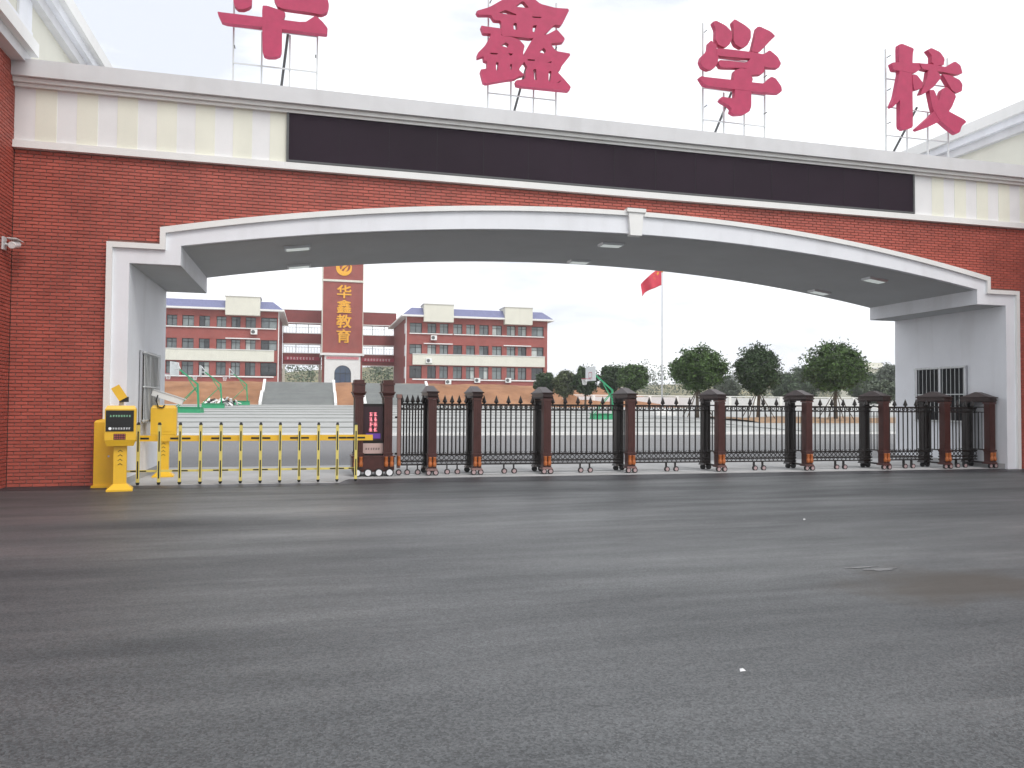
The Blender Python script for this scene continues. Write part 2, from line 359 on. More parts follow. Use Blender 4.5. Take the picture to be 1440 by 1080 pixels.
mb.build('soffit', M_SOFFIT, gate)
trim = ring(inn, out_, 15.14, 15.25).build('arch_trim', M_WHITE, gate)
ring(outer_pts(.085), outer_pts(-.012), 15.085, 15.2).build('trim_bead', M_TRIM, trim)
mb = MB(); mb.prism([(CX-.13, 5.12), (CX+.13, 5.12), (CX+.17, 5.61), (CX-.17, 5.61)], 15.05, 15.22); mb.box(CX-.215, CX+.215, 15.02, 15.215, 5.61, 5.69); mb.build('keystone', M_TRIM, gate)

# bricks: running bond on the front wall
BL, BH, JT = .205, .0625, .009
def zo(x):
    if x < -3.57 or x > 16.89: return 0
    if x < -2.69 or x > 16.01: return 4.385
    return 4.695+.95*max(0, 1-((x-CX)/9.34)**2)
full = []; odd = MB()
def brick_box(mb, x0, x1, z0, z1, y0=15.2, dep=.03):
    b = .004
    mb.add([(x0, y0+dep, z0), (x1, y0+dep, z0), (x1, y0+dep, z1), (x0, y0+dep, z1), (x0+b, y0, z0+b), (x1-b, y0, z0+b), (x1-b, y0, z1-b), (x0+b, y0, z1-b)],
           [(4, 5, 6, 7), (0, 1, 5, 4), (1, 2, 6, 5), (2, 3, 7, 6), (3, 0, 4, 7)])
row = 0; z = .004
while z+BH-JT < 5.965:
    x = XL+.004-(BL/2 if row % 2 else 0)
    while x < XR:
        a, b = max(x, XL+.003), min(x+BL-JT, XR-.003); z1 = z+BH-JT
        if b-a > .03:
            lo = min(z1, z)
            segs = [(a, b)]
            # clip against the vertical sides of the arch trim
            for e0, e1, top in ((-3.575, 16.895, 4.39), (-2.695, 16.015, 4.70)):
                if z < top:
                    ns = []
                    for s0, s1 in segs:
                        if s1 <= e0 or s0 >= e1: ns.append((s0, s1))
                        elif s0 < e0: ns.append((s0, e0))
                        elif s1 > e1: ns.append((e1, s1))
                    segs = ns
            for s0, s1 in segs:
                if s1-s0 < .02: continue
                zb = z
                if -2.7 < s0 and s1 < 16.02 or (s0 < -2.695 < s1) or (s0 < 16.015 < s1):
                    zb = max(z, max(zo(s0), zo(s1)) if (s0 > -2.7 and s1 < 16.02) else z)
                if z1-zb < .012: continue
                if s1-s0 > BL-JT-.002 and zb == z: full.append((s0, z))
                else: brick_box(odd, s0, s1, zb, z1)
        x += BL
    z += BH; row += 1
full.sort(key=lambda q: (q[0]+.0)**2*.6+(q[1]-1.5)**2+15.2**2)
def bkey(q):
    p = Vector((q[0], 15.2, q[1]))-CP; k = p.dot(fw)
    sx, sy = 720+F*p.dot(rt)/k, 540-F*p.dot(up)/k
    hid = sx < 5 or sx > 1430 or sy < 5 or (sx > 120 and sx < 152 and sy > 575)
    return (1 if hid else 0, k)
full.sort(key=bkey)
one = MB(); brick_box(one, 0, BL-JT, 0, BH-JT, 0); bme = one.mesh('brick', M_BRICK, fix=False)
for q in full[:300]: link('brick', bme, wall, (q[0], 15.2+random.uniform(-.002, .002), q[1]))
for q in full[300:]: brick_box(odd, q[0], q[0]+BL-JT, q[1], q[1]+BH-JT, 15.2+random.uniform(-.002, .002))
tag(odd.build('bricks', M_BRICK, wall, fix=False), kind='stuff')

# fascia band, coping, cornice
fas = MB().box(XL, XR, 15.165, 15.25, 5.972, 7.12).build('fascia', M_PWHITE, gate)
x = XL+.33
while x < XR-.2:
    if x < -.75 or x > 14.0: MB().box(x, x+.34, 15.158, 15.17, 6.10, 7.06).build('fascia_panel', M_PCREAM, fas)
    x += .66
MB().box(XL, XR, 15.10, 15.2485, 5.955, 6.085).build('fascia_ledge', M_TRIM, gate)
cop = MB().box(XL+.002, XR-.002, 14.95, 15.5, 7.175, 7.475).build('coping', M_COPING, gate)
MB().box(XL+.002, XR-.002, 15.03, 15.24, 7.095, 7.172).build('cornice', M_TRIM, gate)
MB().box(XL+.002, XR-.002, 15.09, 15.235, 7.035, 7.092).build('cornice', M_TRIM, gate)
# roof kerb behind
MB().box(XL+.01, XR-.01, 18.55, 18.9, 7.2, 7.48).build('rear_parapet', M_COPING, gate)

# barred windows on the inner faces of the piers
def jamb_window(X, s, y0, y1, z0, z1):
    w_ = link('window', None, gate, (X, (y0+y1)/2, z0)); hy = (y1-y0)/2; h = z1-z0
    MB().box(*sorted((s*.002, s*.012)), -hy, hy, 0, h).build('pane', mat('dark_glass', (.012, .013, .016), .25, var=.3, scale=2, spec=.12), w_)
    mb = MB(); t = .06
    for a, b, c, d in ((-hy, hy, 0, t), (-hy, hy, h-t, h), (-hy, -hy+t, t, h-t), (hy-t, hy, t, h-t), (-.03, .03, t, h-t)):
        mb.box(*sorted((s*.0005, s*.05)), a, b, c, d)
    mb.build('frame', M_ALU, w_)
    n = 13
    bm_ = MB().tube((s*.09, 0, 0), (s*.09, 0, h), .008, 6).mesh('bar', M_STEELW)
    for i in range(n): link('bar', bm_, w_, (0, -hy+.04+(2*hy-.08)*i/(n-1), 0))
    for zz in (.04, h*.5, h-.04): MB().box(*sorted((s*.072, s*.104)), -hy, hy, zz-.012, zz+.012).build('crossbar', M_STEELW, w_)
    return w_
jamb_window(-3.2, 1, 16.13, 17.78, 1.10, 2.50)
jamb_window(16.52, -1, 16.3, 18.03, 1.10, 2.60)
# water-stained skirting on pier feet
MB().box(-3.2, -3.188, 15.2, 18.84, 0, .13).build('skirting', M_CONC, gate); MB().box(16.508, 16.52, 15.2, 18.84, 0, .13).build('skirting', M_CONC, gate)

# ------------------------------------------------------------------ wings either side
def wing(side):
    s = 1 if side < 0 else -1            # direction towards the opening
    X0 = XL if side < 0 else XR
    fx = lambda d: X0+s*d
    w_ = thing('gate_wing', 'brick wing with stacked white cornices ' + ('carrying a security camera' if side < 0 else 'rising behind the last sign character'), 'building')
    b = lambda a, c, y0, y1, z0, z1: MB().box(*sorted((fx(a), fx(c))), y0, y1, z0, z1)
    core = b(-9, -.035, 9.04, 20.3, 0, 9.0).build('wall', M_CREAM, w_)
    br = b(-9.02, -.016, 9, 15.25, 0, 7.4).build('brick_facing', M_MORTAR, w_)
    mb = MB(); zz = .004; row = 0; X = fx(0)
    while zz < 7.39:
        y = 9.0-(BL/2 if row % 2 else 0)
        while y < 15.19:
            a, c = max(y, 9.0), min(y+BL-JT, 15.19)
            if c-a > .02:
                bb = .004; xi = fx(-.025); xo = X+s*random.uniform(-.002, .002)
                z0, z1 = zz, zz+BH-JT
                mb.add([(xi, a, z0), (xi, c, z0), (xi, c, z1), (xi, a, z1), (xo, a+bb, z0+bb), (xo, c-bb, z0+bb), (xo, c-bb, z1-bb), (xo, a+bb, z1-bb)],
                       [(4, 5, 6, 7), (0, 1, 5, 4), (1, 2, 6, 5), (2, 3, 7, 6), (3, 0, 4, 7)])
            y += BL
        zz += BH; row += 1
    tag(mb.build('bricks', M_BRICK, br), kind='stuff')
    # lower eave in front of the gateway
    e = b(-9.3, .34, 8.7, 15.24, 7.62, 7.86).build('lower_eave', M_TRIM, w_)
    b(-9.2, .22, 8.8, 15.2, 7.42, 7.62).build('soffit', M_COPING, e)
    b(-9.2, .26, 8.8, 15.16, 7.86, 8.02).build('moulding', M_WHITE, e)
    # upper cornice in three steps, running back past the gateway
    c = b(-9.4, .36, 8.6, 20.7, 9.32, 9.62).build('cornice', M_TRIM, w_)
    b(-9.3, .24, 8.7, 20.55, 9.12, 9.32).build('moulding', M_WHITE, c)
    b(-9.2, .12, 8.8, 20.42, 8.90, 9.12).build('moulding', M_COPING, c)
    b(-9.05, .005, 15.26, 15.9, 7.3, 8.9).build('corner_pilaster', M_WHITE, w_)
    return w_
wing(-1); wing(1)

# ------------------------------------------------------------------ LED display
d = thing('led_display', 'long black LED message board set into the white fascia above arch', 'display', (6.66, 15.16, 6.59))
MB().box(-7.12, 7.12, -.045, .004, -.455, .455).build('screen', M_LED, d)
mb = MB()
for a, b, c, e in ((-7.165, 7.165, -.495, -.457), (-7.165, 7.165, .457, .475), (-7.165, -7.122, -.457, .457), (7.122, 7.165, -.457, .457)): mb.box(a, b, -.062, .004, c, e)
mb.build('frame', M_STEELD, d)
for i in range(1, 15): MB().box(-7.12+i*.949-.004, -7.12+i*.949+.004, -.048, -.02, -.454, .454).build('module_joint', M_DARKMETAL, d)

# ------------------------------------------------------------------ roof sign characters
def chars():
    hua = ((290, 0, 7.579), [
        [[(115, 122), (165, 130), (600, 182), (1050, 240), (1165, 165), (1235, 225), (1295, 300), (1290, 365), (1150, 350), (600, 285), (170, 242)]],
        [[(595, 60), (650, 60), (780, 105), (845, 135), (830, 185), (808, 215), (805, 540), (790, 585), (740, 607), (660, 607), (615, 590), (600, 540)]],
        [[(290, -300), (490, -300), (485, 50), (455, 80), (400, 100), (340, 97), (305, 65), (288, 10)]],
        [[(720, -350), (900, -350), (900, -60), (960, -30), (1180, -20), (1240, -110), (1290, -30), (1310, 60), (1290, 130), (1230, 158), (1110, 135), (820, 95), (760, 70), (720, -10)]],
        [[(420, -600), (560, -560), (300, -250), (150, -150), (120, -190), (290, -380)]],
        [[(1200, -480), (1290, -420), (900, -180), (880, -260)]]])
    xin = ((650, 0, 6.544), [
        [[(130, 100), (250, 65), (400, -20), (520, -110), (640, -30), (720, 35), (860, 72), (992, 80), (915, 235), (850, 225), (770, 310), (645, 355), (465, 335), (360, 330), (360, 190), (295, 185), (265, 135), (150, 135)],
         [(485, 60), (560, 5), (620, 75)], [(330, 118), (400, 90), (500, 132), (495, 142)], [(640, 150), (735, 155), (715, 168), (650, 163)], [(470, 215), (500, 208), (508, 275), (475, 270)], [(650, 235), (688, 230), (668, 298), (648, 290)]],
        [[(170, 235), (235, 245), (358, 262), (358, 330), (460, 340), (530, 370), (575, 420), (560, 490), (575, 560), (520, 640), (575, 690), (520, 705), (490, 725), (380, 740), (200, 772), (165, 640), (230, 630), (230, 565), (200, 555), (195, 515), (140, 535), (140, 490), (210, 420), (270, 310), (195, 305)],
         [(355, 420), (400, 388), (430, 410), (415, 438)], [(255, 484), (330, 490), (320, 503), (262, 500)], [(310, 570), (335, 575), (325, 650), (312, 645)], [(440, 590), (460, 590), (452, 645), (442, 640)], [(420, 488), (470, 495), (445, 515)]],
        [[(690, 310), (780, 320), (870, 270), (945, 355), (930, 390), (810, 400), (860, 470), (1005, 495), (915, 610), (900, 650), (870, 655), (940, 730), (1000, 800), (985, 838), (900, 830), (500, 790), (490, 740), (580, 730), (585, 650), (600, 620), (565, 560), (570, 490), (640, 370)],
         [(705, 480), (750, 440), (770, 465), (760, 495)], [(595, 543), (670, 550), (665, 562), (605, 560)], [(780, 575), (825, 565), (815, 580)], [(650, 640), (680, 635), (685, 740), (665, 735)], [(795, 655), (822, 655), (808, 755), (795, 750)], [(870, 765), (915, 735), (890, 762)]]])
    xue = ((970, 20, 6.173), [
        [[(200, 65), (230, 55), (310, 95), (360, 145), (370, 200), (345, 265), (300, 288), (250, 265), (225, 215), (228, 130)]],
        [[(370, 65), (390, 42), (480, 95), (530, 140), (530, 210), (500, 270), (450, 293), (400, 265), (380, 225), (385, 120)]],
        [[(585, 110), (610, 108), (700, 150), (742, 190), (700, 230), (600, 335), (535, 325), (565, 200)]],
        [[(160, 300), (165, 245), (185, 228), (230, 270), (235, 320), (248, 370), (240, 430), (210, 470), (160, 485), (110, 460), (88, 410), (100, 365), (150, 320)]],
        [[(225, 297), (330, 305), (540, 330), (640, 350), (690, 312), (760, 370), (790, 430), (770, 468), (690, 465), (635, 455), (610, 395), (560, 388), (480, 384), (235, 362)]],
        [[(255, 400), (330, 405), (490, 425), (540, 370), (590, 370), (640, 440), (645, 500), (620, 525), (520, 530), (490, 470), (270, 465), (245, 430)]],
        [[(385, 490), (440, 470), (500, 480), (545, 565), (530, 610), (530, 800), (515, 845), (470, 870), (390, 875), (350, 850), (360, 820), (330, 790), (280, 765), (258, 745), (275, 718), (385, 735), (390, 650), (375, 560)]],
        [[(80, 550), (100, 540), (130, 548), (380, 575), (540, 595), (640, 605), (700, 545), (740, 560), (790, 630), (795, 670), (770, 692), (535, 672), (390, 655), (125, 620)]]])
    xiao = ((1235, 50, 6.35), [
        [[(185, 80), (215, 72), (320, 115), (310, 160), (305, 300), (310, 700), (310, 820), (230, 840), (195, 815), (195, 600), (190, 330)]],
        [[(118, 245), (145, 238), (320, 245), (380, 245), (390, 290), (320, 340), (210, 315), (140, 308)]],
        [[(190, 330), (215, 330), (210, 560), (125, 645), (115, 620), (150, 540)]],
        [[(305, 345), (345, 355), (395, 420), (390, 470), (320, 490), (305, 420)]],
        [[(435, 130), (470, 112), (550, 150), (590, 210), (580, 270), (500, 265), (475, 240), (475, 180)]],
        [[(365, 250), (480, 258), (600, 285), (680, 232), (730, 270), (748, 340), (690, 352), (560, 325), (480, 320), (390, 300)]],
        [[(440, 310), (520, 320), (560, 375), (490, 460), (410, 520), (370, 525), (395, 470), (430, 390)]],
        [[(565, 345), (640, 360), (720, 400), (745, 440), (740, 500), (690, 518), (650, 490), (610, 420)]],
        [[(560, 490), (600, 460), (690, 540), (650, 640), (610, 700), (540, 770), (450, 815), (350, 850), (330, 835), (380, 790), (480, 700), (530, 600)]],
        [[(445, 490), (490, 490), (540, 610), (620, 680), (760, 755), (778, 775), (735, 815), (720, 865), (690, 882), (620, 830), (540, 760), (480, 660)]]])
    return [(hua, '华', 326, 446, (.00, 386)), (xin, '鑫', 690, 787, (.10, 716)), (xue, '学', 996, 1084, (.2, 1000)), (xiao, '校', 1256, 1344, (.3, 1252))]
YS = 15.62
LAB = ['red roof sign character 华 on thin steel posts, beside the cornice wing',
       'red roof sign character 鑫, three stacked clusters on thin steel posts',
       'red roof sign character 学 with three drops on top, on steel posts',
       'red roof sign character 校 with tall tree radical, on thin steel posts']
def sm_loop(lp):                     # one corner-cutting pass rounds the brush strokes
    o = []
    n = len(lp)
    for i in range(n):
        a, b = lp[i], lp[(i+1) % n]
        o += [(a[0]*.88+b[0]*.12, a[1]*.88+b[1]*.12), (a[0]*.12+b[0]*.88, a[1]*.12+b[1]*.88)]
    return o
for ci, (ch, sym, pxa, pxb, br) in enumerate(chars()):
    (ox, oy, s_), shapes = ch
    xa, xb = onY(pxa, 90, YS).x, onY(pxb, 90, YS).x
    xm = (xa+xb)/2
    t = thing('sign_character', LAB[ci], 'sign', (xm, YS, 7.3), 'rooftop sign characters')
    body = MB(); side = MB(); zmin, zmax = 99, 0
    for k, loops in enumerate(shapes):
        L3 = []
        for lp in loops:
            q = []
            for a, b in sm_loop(lp):
                p = onY(ox+a/s_, oy+b/s_, YS); q.append((p.x-xm, p.z-7.3)); zmin = min(zmin, q[-1][1]); zmax = max(zmax, q[-1][1])
            L3.append(q)
        body.fill(L3, -.004*k, .13-.004*k)
    body.build('character', M_RED, t)
    # frame: posts, rails, brace
    yb = .26
    for i in range(4):
        xx = (xa-xm)+(xb-xa)*i/3
        MB().box(xx-.016, xx+.016, yb-.016, yb+.016, 0, (zmax-.05) if i in (0, 3) else zmin+.6).build('post', M_STEELW, t)
    nr = 3
    for i in range(nr):
        zz = zmin-.10+(zmax-zmin)*i/nr
        MB().box(xa-xm, xb-xm, yb-.040, yb-.017, zz-.012, zz+.012).build('rail', M_STEELW, t)
    for i in range(6):
        zz = zmin+.2+(zmax-zmin-.3)*(i//2)/2.2; xx = (xa-xm)+.03 if i % 2 else (xb-xm)-.03
        MB().tube((xx, .12, zz), (xx, yb-.02, zz), .012, 6).build('bracket', M_STEELD, t)
    bx0 = onY(br[1], 150, YS+.9).x-xm
    MB().tube((bx0, 1.5, 0), (bx0+.28, .30, 1.75), .028, 8).build('brace', M_STEELD, t)

# ------------------------------------------------------------------ soffit lights
def zin(x): return 4.38+.79*(1-((x-CX)/9.0)**2)
LN = {-.3: 'beside the barrier side of the arch', 6.55: 'at the crown of the arch', 13.6: 'towards the pier with the wide barred window'}
for x in (-.3, 6.55, 13.6):
    for y in (16.2, 18.35):
        zz = zin(x)-.010; sl = math.atan(-2*.79*(x-CX)/81)
        t = thing('ceiling_light', 'flat white square lamp on soffit, '+('front row ' if y < 17 else 'back row ')+LN[x], 'lamp', (x, y, zz), 'soffit lights')
        t.rotation_euler.y = -sl
        MB().frustum((0, 0), (.25, .15), (.27, .17), -.05, .0).build('housing', M_ALU, t)
        MB().box(-.22, .22, -.12, .12, -.058, -.052).build('diffuser', M_LIGHT, t)

# ------------------------------------------------------------------ security camera on the left wing
t = thing('security_camera', 'small white bullet security camera on the brick wing wall', 'camera', (-5.1, 14.8, 4.18))
MB().box(0, .03, -.07, .07, -.1, .12).build('bracket', M_STEELW, t)
MB().tube((.03, 0, 0), (.16, 0, -.02), .022).build('arm', M_STEELW, t)
b_ = MB().tube((.16, -.10, -.03), (.17, .15, .03), .058, 14).build('body', M_TRIM, t, smooth=False)
MB().tube((.17, .152, .031), (.172, .19, .038), .045, 12).build('lens', M_BLACK, t)
MB().box(.095, .24, -.12, .22, .082, .094).build('sunshade', M_TRIM, t)

# ------------------------------------------------------------------ boom barrier
YA = 14.98
bt = thing('boom_barrier', 'yellow fence-type boom barrier lowered across the entry lane', 'barrier', (-3.45, YA, 0))
cab = MB(); pts = []
mb = MB(); mb.frustum((0, 0), (.19, .16), (.19, .16), .04, 1.14)
mb.frustum((0, 0), (.19, .16), (.17, .14), 1.14, 1.175); mb.frustum((0, 0), (.17, .14), (.10, .09), 1.175, 1.195)
mb.box(-.22, .22, -.19, .19, 0, .04)
cab = mb.build('cabinet', M_YEL, bt)
MB().box(-.15, .15, -.163, -.1605, .12, .82).build('door_panel', M_YEL, cab)
MB().tube((.05, -.165, .55), (.05, -.172, .55), .018, 10).build('lock', M_ALU, cab)
L_ = .85+3.45+.32
arm = MB().box(.19, L_, -.035, .035, .80, .905).build('arm', M_YEL, bt)
low = MB().box(.30, L_-.30, -.018, .018, .250, .287).build('lower_rail', M_YEL2, bt)
barm = MB().box(-.026, .026, -.020, .020, .07, 1.10)
barme = barm.mesh('bar', M_YEL2)
capme = MB().frustum((0, 0), (.030, .024), (.018, .014), 1.095, 1.14).mesh('bar_cap', M_BLACK)
footme = MB().frustum((0, 0), (.018, .014), (.032, .026), .025, .072).mesh('bar_foot', M_BLACK)
st1 = MB().box(-.011, .011, -.0225, -.0203, .62, .98).mesh('black_stripe', M_BLACK)
st2 = MB().box(-.011, .011, -.0225, -.0203, .14, .45).mesh('black_stripe', M_BLACK)
for i in range(12):
    xx = .50+i*.3455
    b_ = link('bar', barme, bt, (xx, -.058, 0)); link('bar_cap', capme, b_); link('bar_foot', footme, b_)
    link('black_stripe', st1, b_); link('black_stripe', st2, b_)
    if i % 2 == 0 or i in (11,):
        MB().box(xx-.17, xx+.17, -.0385, -.0355, .835, .868).build('black_stripe', M_BLACK, arm)
        MB().box(xx-.13, xx+.13, -.0215, -.0185, .258, .279).build('black_stripe', M_BLACK, low)

# ------------------------------------------------------------------ parking terminals
def terminal(name, label, loc, rz, screen):
    t = thing(name, label, 'terminal', loc, 'parking lane terminals', rz)
    MB().frustum((0, 0), (.20, .20), (.20, .20), 0, .03).frustum((0, 0), (.20, .20), (.10, .10), .03, .12).build('foot', M_YEL, t)
    col = MB().frustum((0, 0), (.10, .095), (.10, .095), .10, .90).build('column', M_YEL, t)
    for i in range(4):
        zz = .44+i*.075; MB().prism([(-.035, zz), (0, zz+.028), (.035, zz), (.035, zz-.010), (0, zz+.018), (-.035, zz-.010)], -.099, -.0955).build('arrow', M_BLACK, col)
    head = MB().frustum((0, 0), (.20, .17), (.235, .20), .76, .86).box(-.235, .235, -.20, .20, .861, 1.38).frustum((0, 0), (.235, .20), (.20, .165), 1.381, 1.44)
    head = head.build('head', M_YEL, t)
    if screen:
        sc_ = MB().box(-.22, .20, -.212, -.2005, 1.01, 1.36).build('screen', M_BLACK, head)
        mb = MB(); glyphs(mb, -.16, 1.25, .040, 8, .032, -.2146, -.2125, 3); mb.build('screen_text', mat('screen_green', (.25, .5, .32), .5, emit=(.25, .6, .35, .35)), sc_)
        mb = MB(); glyphs(mb, -.12, 1.04, .040, 7, .032, -.2146, -.2125, 5); mb.tube((-.155, -.2126, 1.056), (-.155, -.2146, 1.056), .024, 14); mb.build('screen_mark', mat('screen_white', (.7, .72, .72), .5, emit=(.8, .8, .8, .3)), sc_)
        sp = MB().box(-.10, .08, -.206, -.2005, .87, .97).build('speaker_grille', M_BLACK, head)
        for i in range(5):
            for j in range(3): MB().box(-.09+i*.035, -.09+i*.035+.022, -.209, -.2062, .878+j*.032, .878+j*.032+.020).build('grille_key', mat('key_red', (.5, .12, .10), .5), sp)
    else:
        MB().box(-.16, .16, -.206, -.2005, .92, 1.33).build('panel_door', M_YEL, head)
    return t
t1 = terminal('parking_terminal', 'yellow parking terminal with black display screen, in front of barrier cabinet', (-3.11, 14.34, 0), R(10), True)
# floodlight-and-camera head on the first terminal
MB().tube((0, 0, 1.44), (0, 0, 1.53), .035, 10).build('neck', M_STEELW, t1)
MB().box(-.03, .11, -.09, .05, 1.50, 1.59).build('camera_lens', M_BLACK, t1)
mb = MB(); mb.bar((-.10, -.02, 1.76), (.03, -.02, 1.55), .16, .14); mb.build('camera_hood', M_YEL, t1)
t2 = terminal('parking_terminal', 'yellow parking terminal with blank head and tubular white camera, behind barrier arm', (-2.84, 16.75, 0), R(6), False)
MB().tube((-.12, 0, 1.44), (-.12, 0, 1.55), .03, 10).build('neck', M_STEELW, t2)
mb = MB(); mb.bar((-.22, -.03, 1.69), (.34, -.06, 1.50), .13, .11); cm_ = mb.build('camera', M_TRIM, t2)
mb = MB(); mb.bar((-.20, -.03, 1.76), (.40, -.06, 1.557), .16, .02); mb.build('sunshade', M_STEELW, cm_)
mb = MB(); pp = [(-.12, -.10, 1.64), (-.14, -.21, 1.53), (-.10, -.222, 1.41), (-.02, -.216, 1.39), (.02, -.21, 1.45)]
for a, b in zip(pp, pp[1:]): mb.tube(a, b, .012, 6)
mb.build('cable', M_BLACK, t2)

# ------------------------------------------------------------------ retractable gate
def Yg(X): return 16.12-.042*(X-1.0)
def gx(px):
    X = 5.0
    for _ in range(12): X = onY(px, 640, Yg(X)).x
    return X
DEP = .66
def pillar_mesh():
    mb = MB(); mb.box(-.085, .085, -.085, .085, .46, 1.60)
    for i in range(4): mb.box(-.075+i*.042, -.052+i*.042, -.094, -.0855, .50, 1.56)
    mb.box(-.105, .105, -.105, .105, .43, .46); mb.box(-.095, .095, -.095, .095, .40, .428)
    mb.box(-.09, .09, -.09, .09, .16, .398)
    mb.box(-.105, .105, -.105, .105, 1.602, 1.635)
    mb.frustum((0, 0), (.12, .12), (.10, .10), .11, .158)
    return mb
pil = pillar_mesh().mesh('pillar', M_GATE)
pil_r = pillar_mesh().mesh('rear_pillar', M_GATED)
def lathe(prof, n=10):
    mb = MB()
    for j, (r, z) in enumerate(prof):
        for i in range(n): t = 2*math.pi*i/n; mb.v.append((r*math.cos(t), r*math.sin(t), z))
    for j in range(len(prof)-1):
        for i in range(n): mb.f.append((j*n+i, j*n+(i+1) % n, (j+1)*n+(i+1) % n, (j+1)*n+i))
    mb.f.append(tuple(range(n-1, -1, -1))); mb.f.append(tuple((len(prof)-1)*n+i for i in range(n)))
    return mb
lan = lathe([(.030, .19), (.042, .21), (.044, .27), (.030, .30), (.036, .32), (.034, .38), (.040, .395)], 10).mesh('lantern', M_AMBER, True)
def wheel_mesh(r, hub):
    mb = MB(); mb.tube((0, -.022, 0), (0, .022, 0), r, 16); return mb.mesh('wheel', M_BLACK)
wh = wheel_mesh(.062, None)
M_HUB = mat('wheel_hub', (.42, .30, .30), .4, var=.1, metal=.2)
hub = MB().tube((0, -.027, 0), (0, -.0225, 0), .040, 12).mesh('hub', M_HUB)
def cap_mesh():
    mb = MB(); c = (0, DEP/2)
    mb.frustum(c, (.095, DEP/2+.095), (.108, DEP/2+.108), 1.636, 1.672); mb.frustum(c, (.118, DEP/2+.118), (.118, DEP/2+.118), 1.674, 1.70)
    mb.frustum(c, (.106, DEP/2+.106), (.106, DEP/2+.106), 1.702, 1.735); mb.frustum(c, (.128, DEP/2+.128), (.132, DEP/2+.135), 1.737, 1.765)
    mb.frustum(c, (.115, DEP/2+.11), (.075, .035), 1.767, 1.895)
    return mb
capm = cap_mesh().mesh('cap', M_CAP)
gt = thing('retractable_gate', 'brown accordion gate of fluted pillars and black spear-topped bars', 'gate', (0, 0, 0))
pxs = [607, 670, 768, 886, 1012, 1135, 1243, 1329, 1392]
PX = [gx(p) for p in pxs]
PX[-1] = min(PX[-1], 16.36)
def frame_at(X, Y):
    p = link('pillar', pil, gt, (X, Y, 0)); q = link('rear_pillar', pil_r, gt, (X, Y+DEP, 0))
    for s in (-1, 1):
        link('lantern', lan, p, (s*.045, -.10, 0))
        w_ = link('wheel', wh, p, (s*.075, -.085, .068)); link('hub', hub, w_)
        link('wheel', wh, q, (s*.075, -.02, .068))
    link('cap', capm, gt, (X, Y, 0))
    mb = MB(); mb.box(-.03, .03, .106, DEP-.106, .115, .155); mb.box(-.02, .02, .09, DEP-.09, 1.50, 1.53); mb.box(-.02, .02, .09, DEP-.09, 1.38, 1.40)
    mb.box(-.02, .02, .09, DEP-.09, .44, .47); mb.tube((0, DEP*.5, .46), (0, DEP*.5, 1.39), .014, 6); mb.tube((0, DEP*.34, .46), (0, DEP*.34, 1.39), .010, 6); mb.tube((0, DEP*.66, .46), (0, DEP*.66, 1.39), .010, 6)
    mb.build('depth_brace', M_GATED, gt, (X, Y, 0))
for X in PX: frame_at(X, Yg(X))
BARM = MB().tube((0, 0, .40), (0, 0, 1.50), .0165, 6).mesh('bar', M_GATED)
def finial_mesh():
    return lathe([(.018, 1.50), (.022, 1.53), (.050, 1.545), (.052, 1.558), (.040, 1.59), (.002, 1.70)], 8)
FIN = finial_mesh().mesh('finial', M_GATED, False)
rg = lambda n, r, th_: None
def ring_mesh(mb, x, z, r, t=.016, n=10):
    for i in range(n):
        a, b = 2*math.pi*i/n, 2*math.pi*(i+1)/n
        mb.bar((x+r*math.cos(a), 0, z+r*math.sin(a)), (x+r*math.cos(b), 0, z+r*math.sin(b)), .012, t)
def panel(Xa, Xb, nb, nf):
    Ya, Yb_ = Yg(Xa)+DEP*.45, Yg(Xb)+DEP*.45
    ln = math.hypot(Xb-Xa, Yb_-Ya); ang = math.atan2(Yb_-Ya, Xb-Xa)
    pn = link('fence_panel', None, gt, (Xa, Ya, 0), ang)
    a, b = .09, ln-.09
    for t_, z0, z1 in ((.020, 1.475, 1.515), (.018, 1.375, 1.405), (.020, .405, .44), (.018, .268, .30), (.016, .195, .225)): MB().box(a, b, -t_, t_, z0, z1).build('rail', M_GATED, pn)
    mb = MB(); n = max(5, int((b-a)/.105))
    for i in range(n):
        xx = a+(b-a)*(i+.5)/n; r = min(.045, (b-a)/n*.46)
        ring_mesh(mb, xx, 1.446, min(.034, r)); ring_mesh(mb, xx, .352, r)
        mb.bar((xx-r, 0, .30), (xx, 0, .225), .012, .01); mb.bar((xx+r, 0, .30), (xx, 0, .225), .012, .01)
        mb.bar((xx, 0, .43), (xx-r*.8, 0, .475), .012, .01); mb.bar((xx, 0, .43), (xx+r*.8, 0, .475), .012, .01)
    tag(mb.build('scrollwork', M_GATED, pn), kind='stuff')
    for i in range(nb):
        link('bar', BARM, pn, (a+(b-a)*(i+.5)/nb, 0, 0))
    for i in range(nf): link('finial', FIN, pn, (a+(b-a)*(i+.5)/nf, 0, 0))
    for s in (-1, 1):
        c = link('caster', MB().box(-.012, .012, -.03, .03, .06, .205).mesh('caster', M_GATED), pn, (ln*.5+s*.11, -.06, 0))
        w_ = link('wheel', wh, c, (0, -.05, .062)); 
        link('hub', hub, w_)
X0 = gx(557)
for a, b in zip([X0]+PX, PX): panel(a, b, 9 if b-a < 1.2 else (12 if b-a < 1.8 else 14), 5 if b-a < 1.8 else 6)

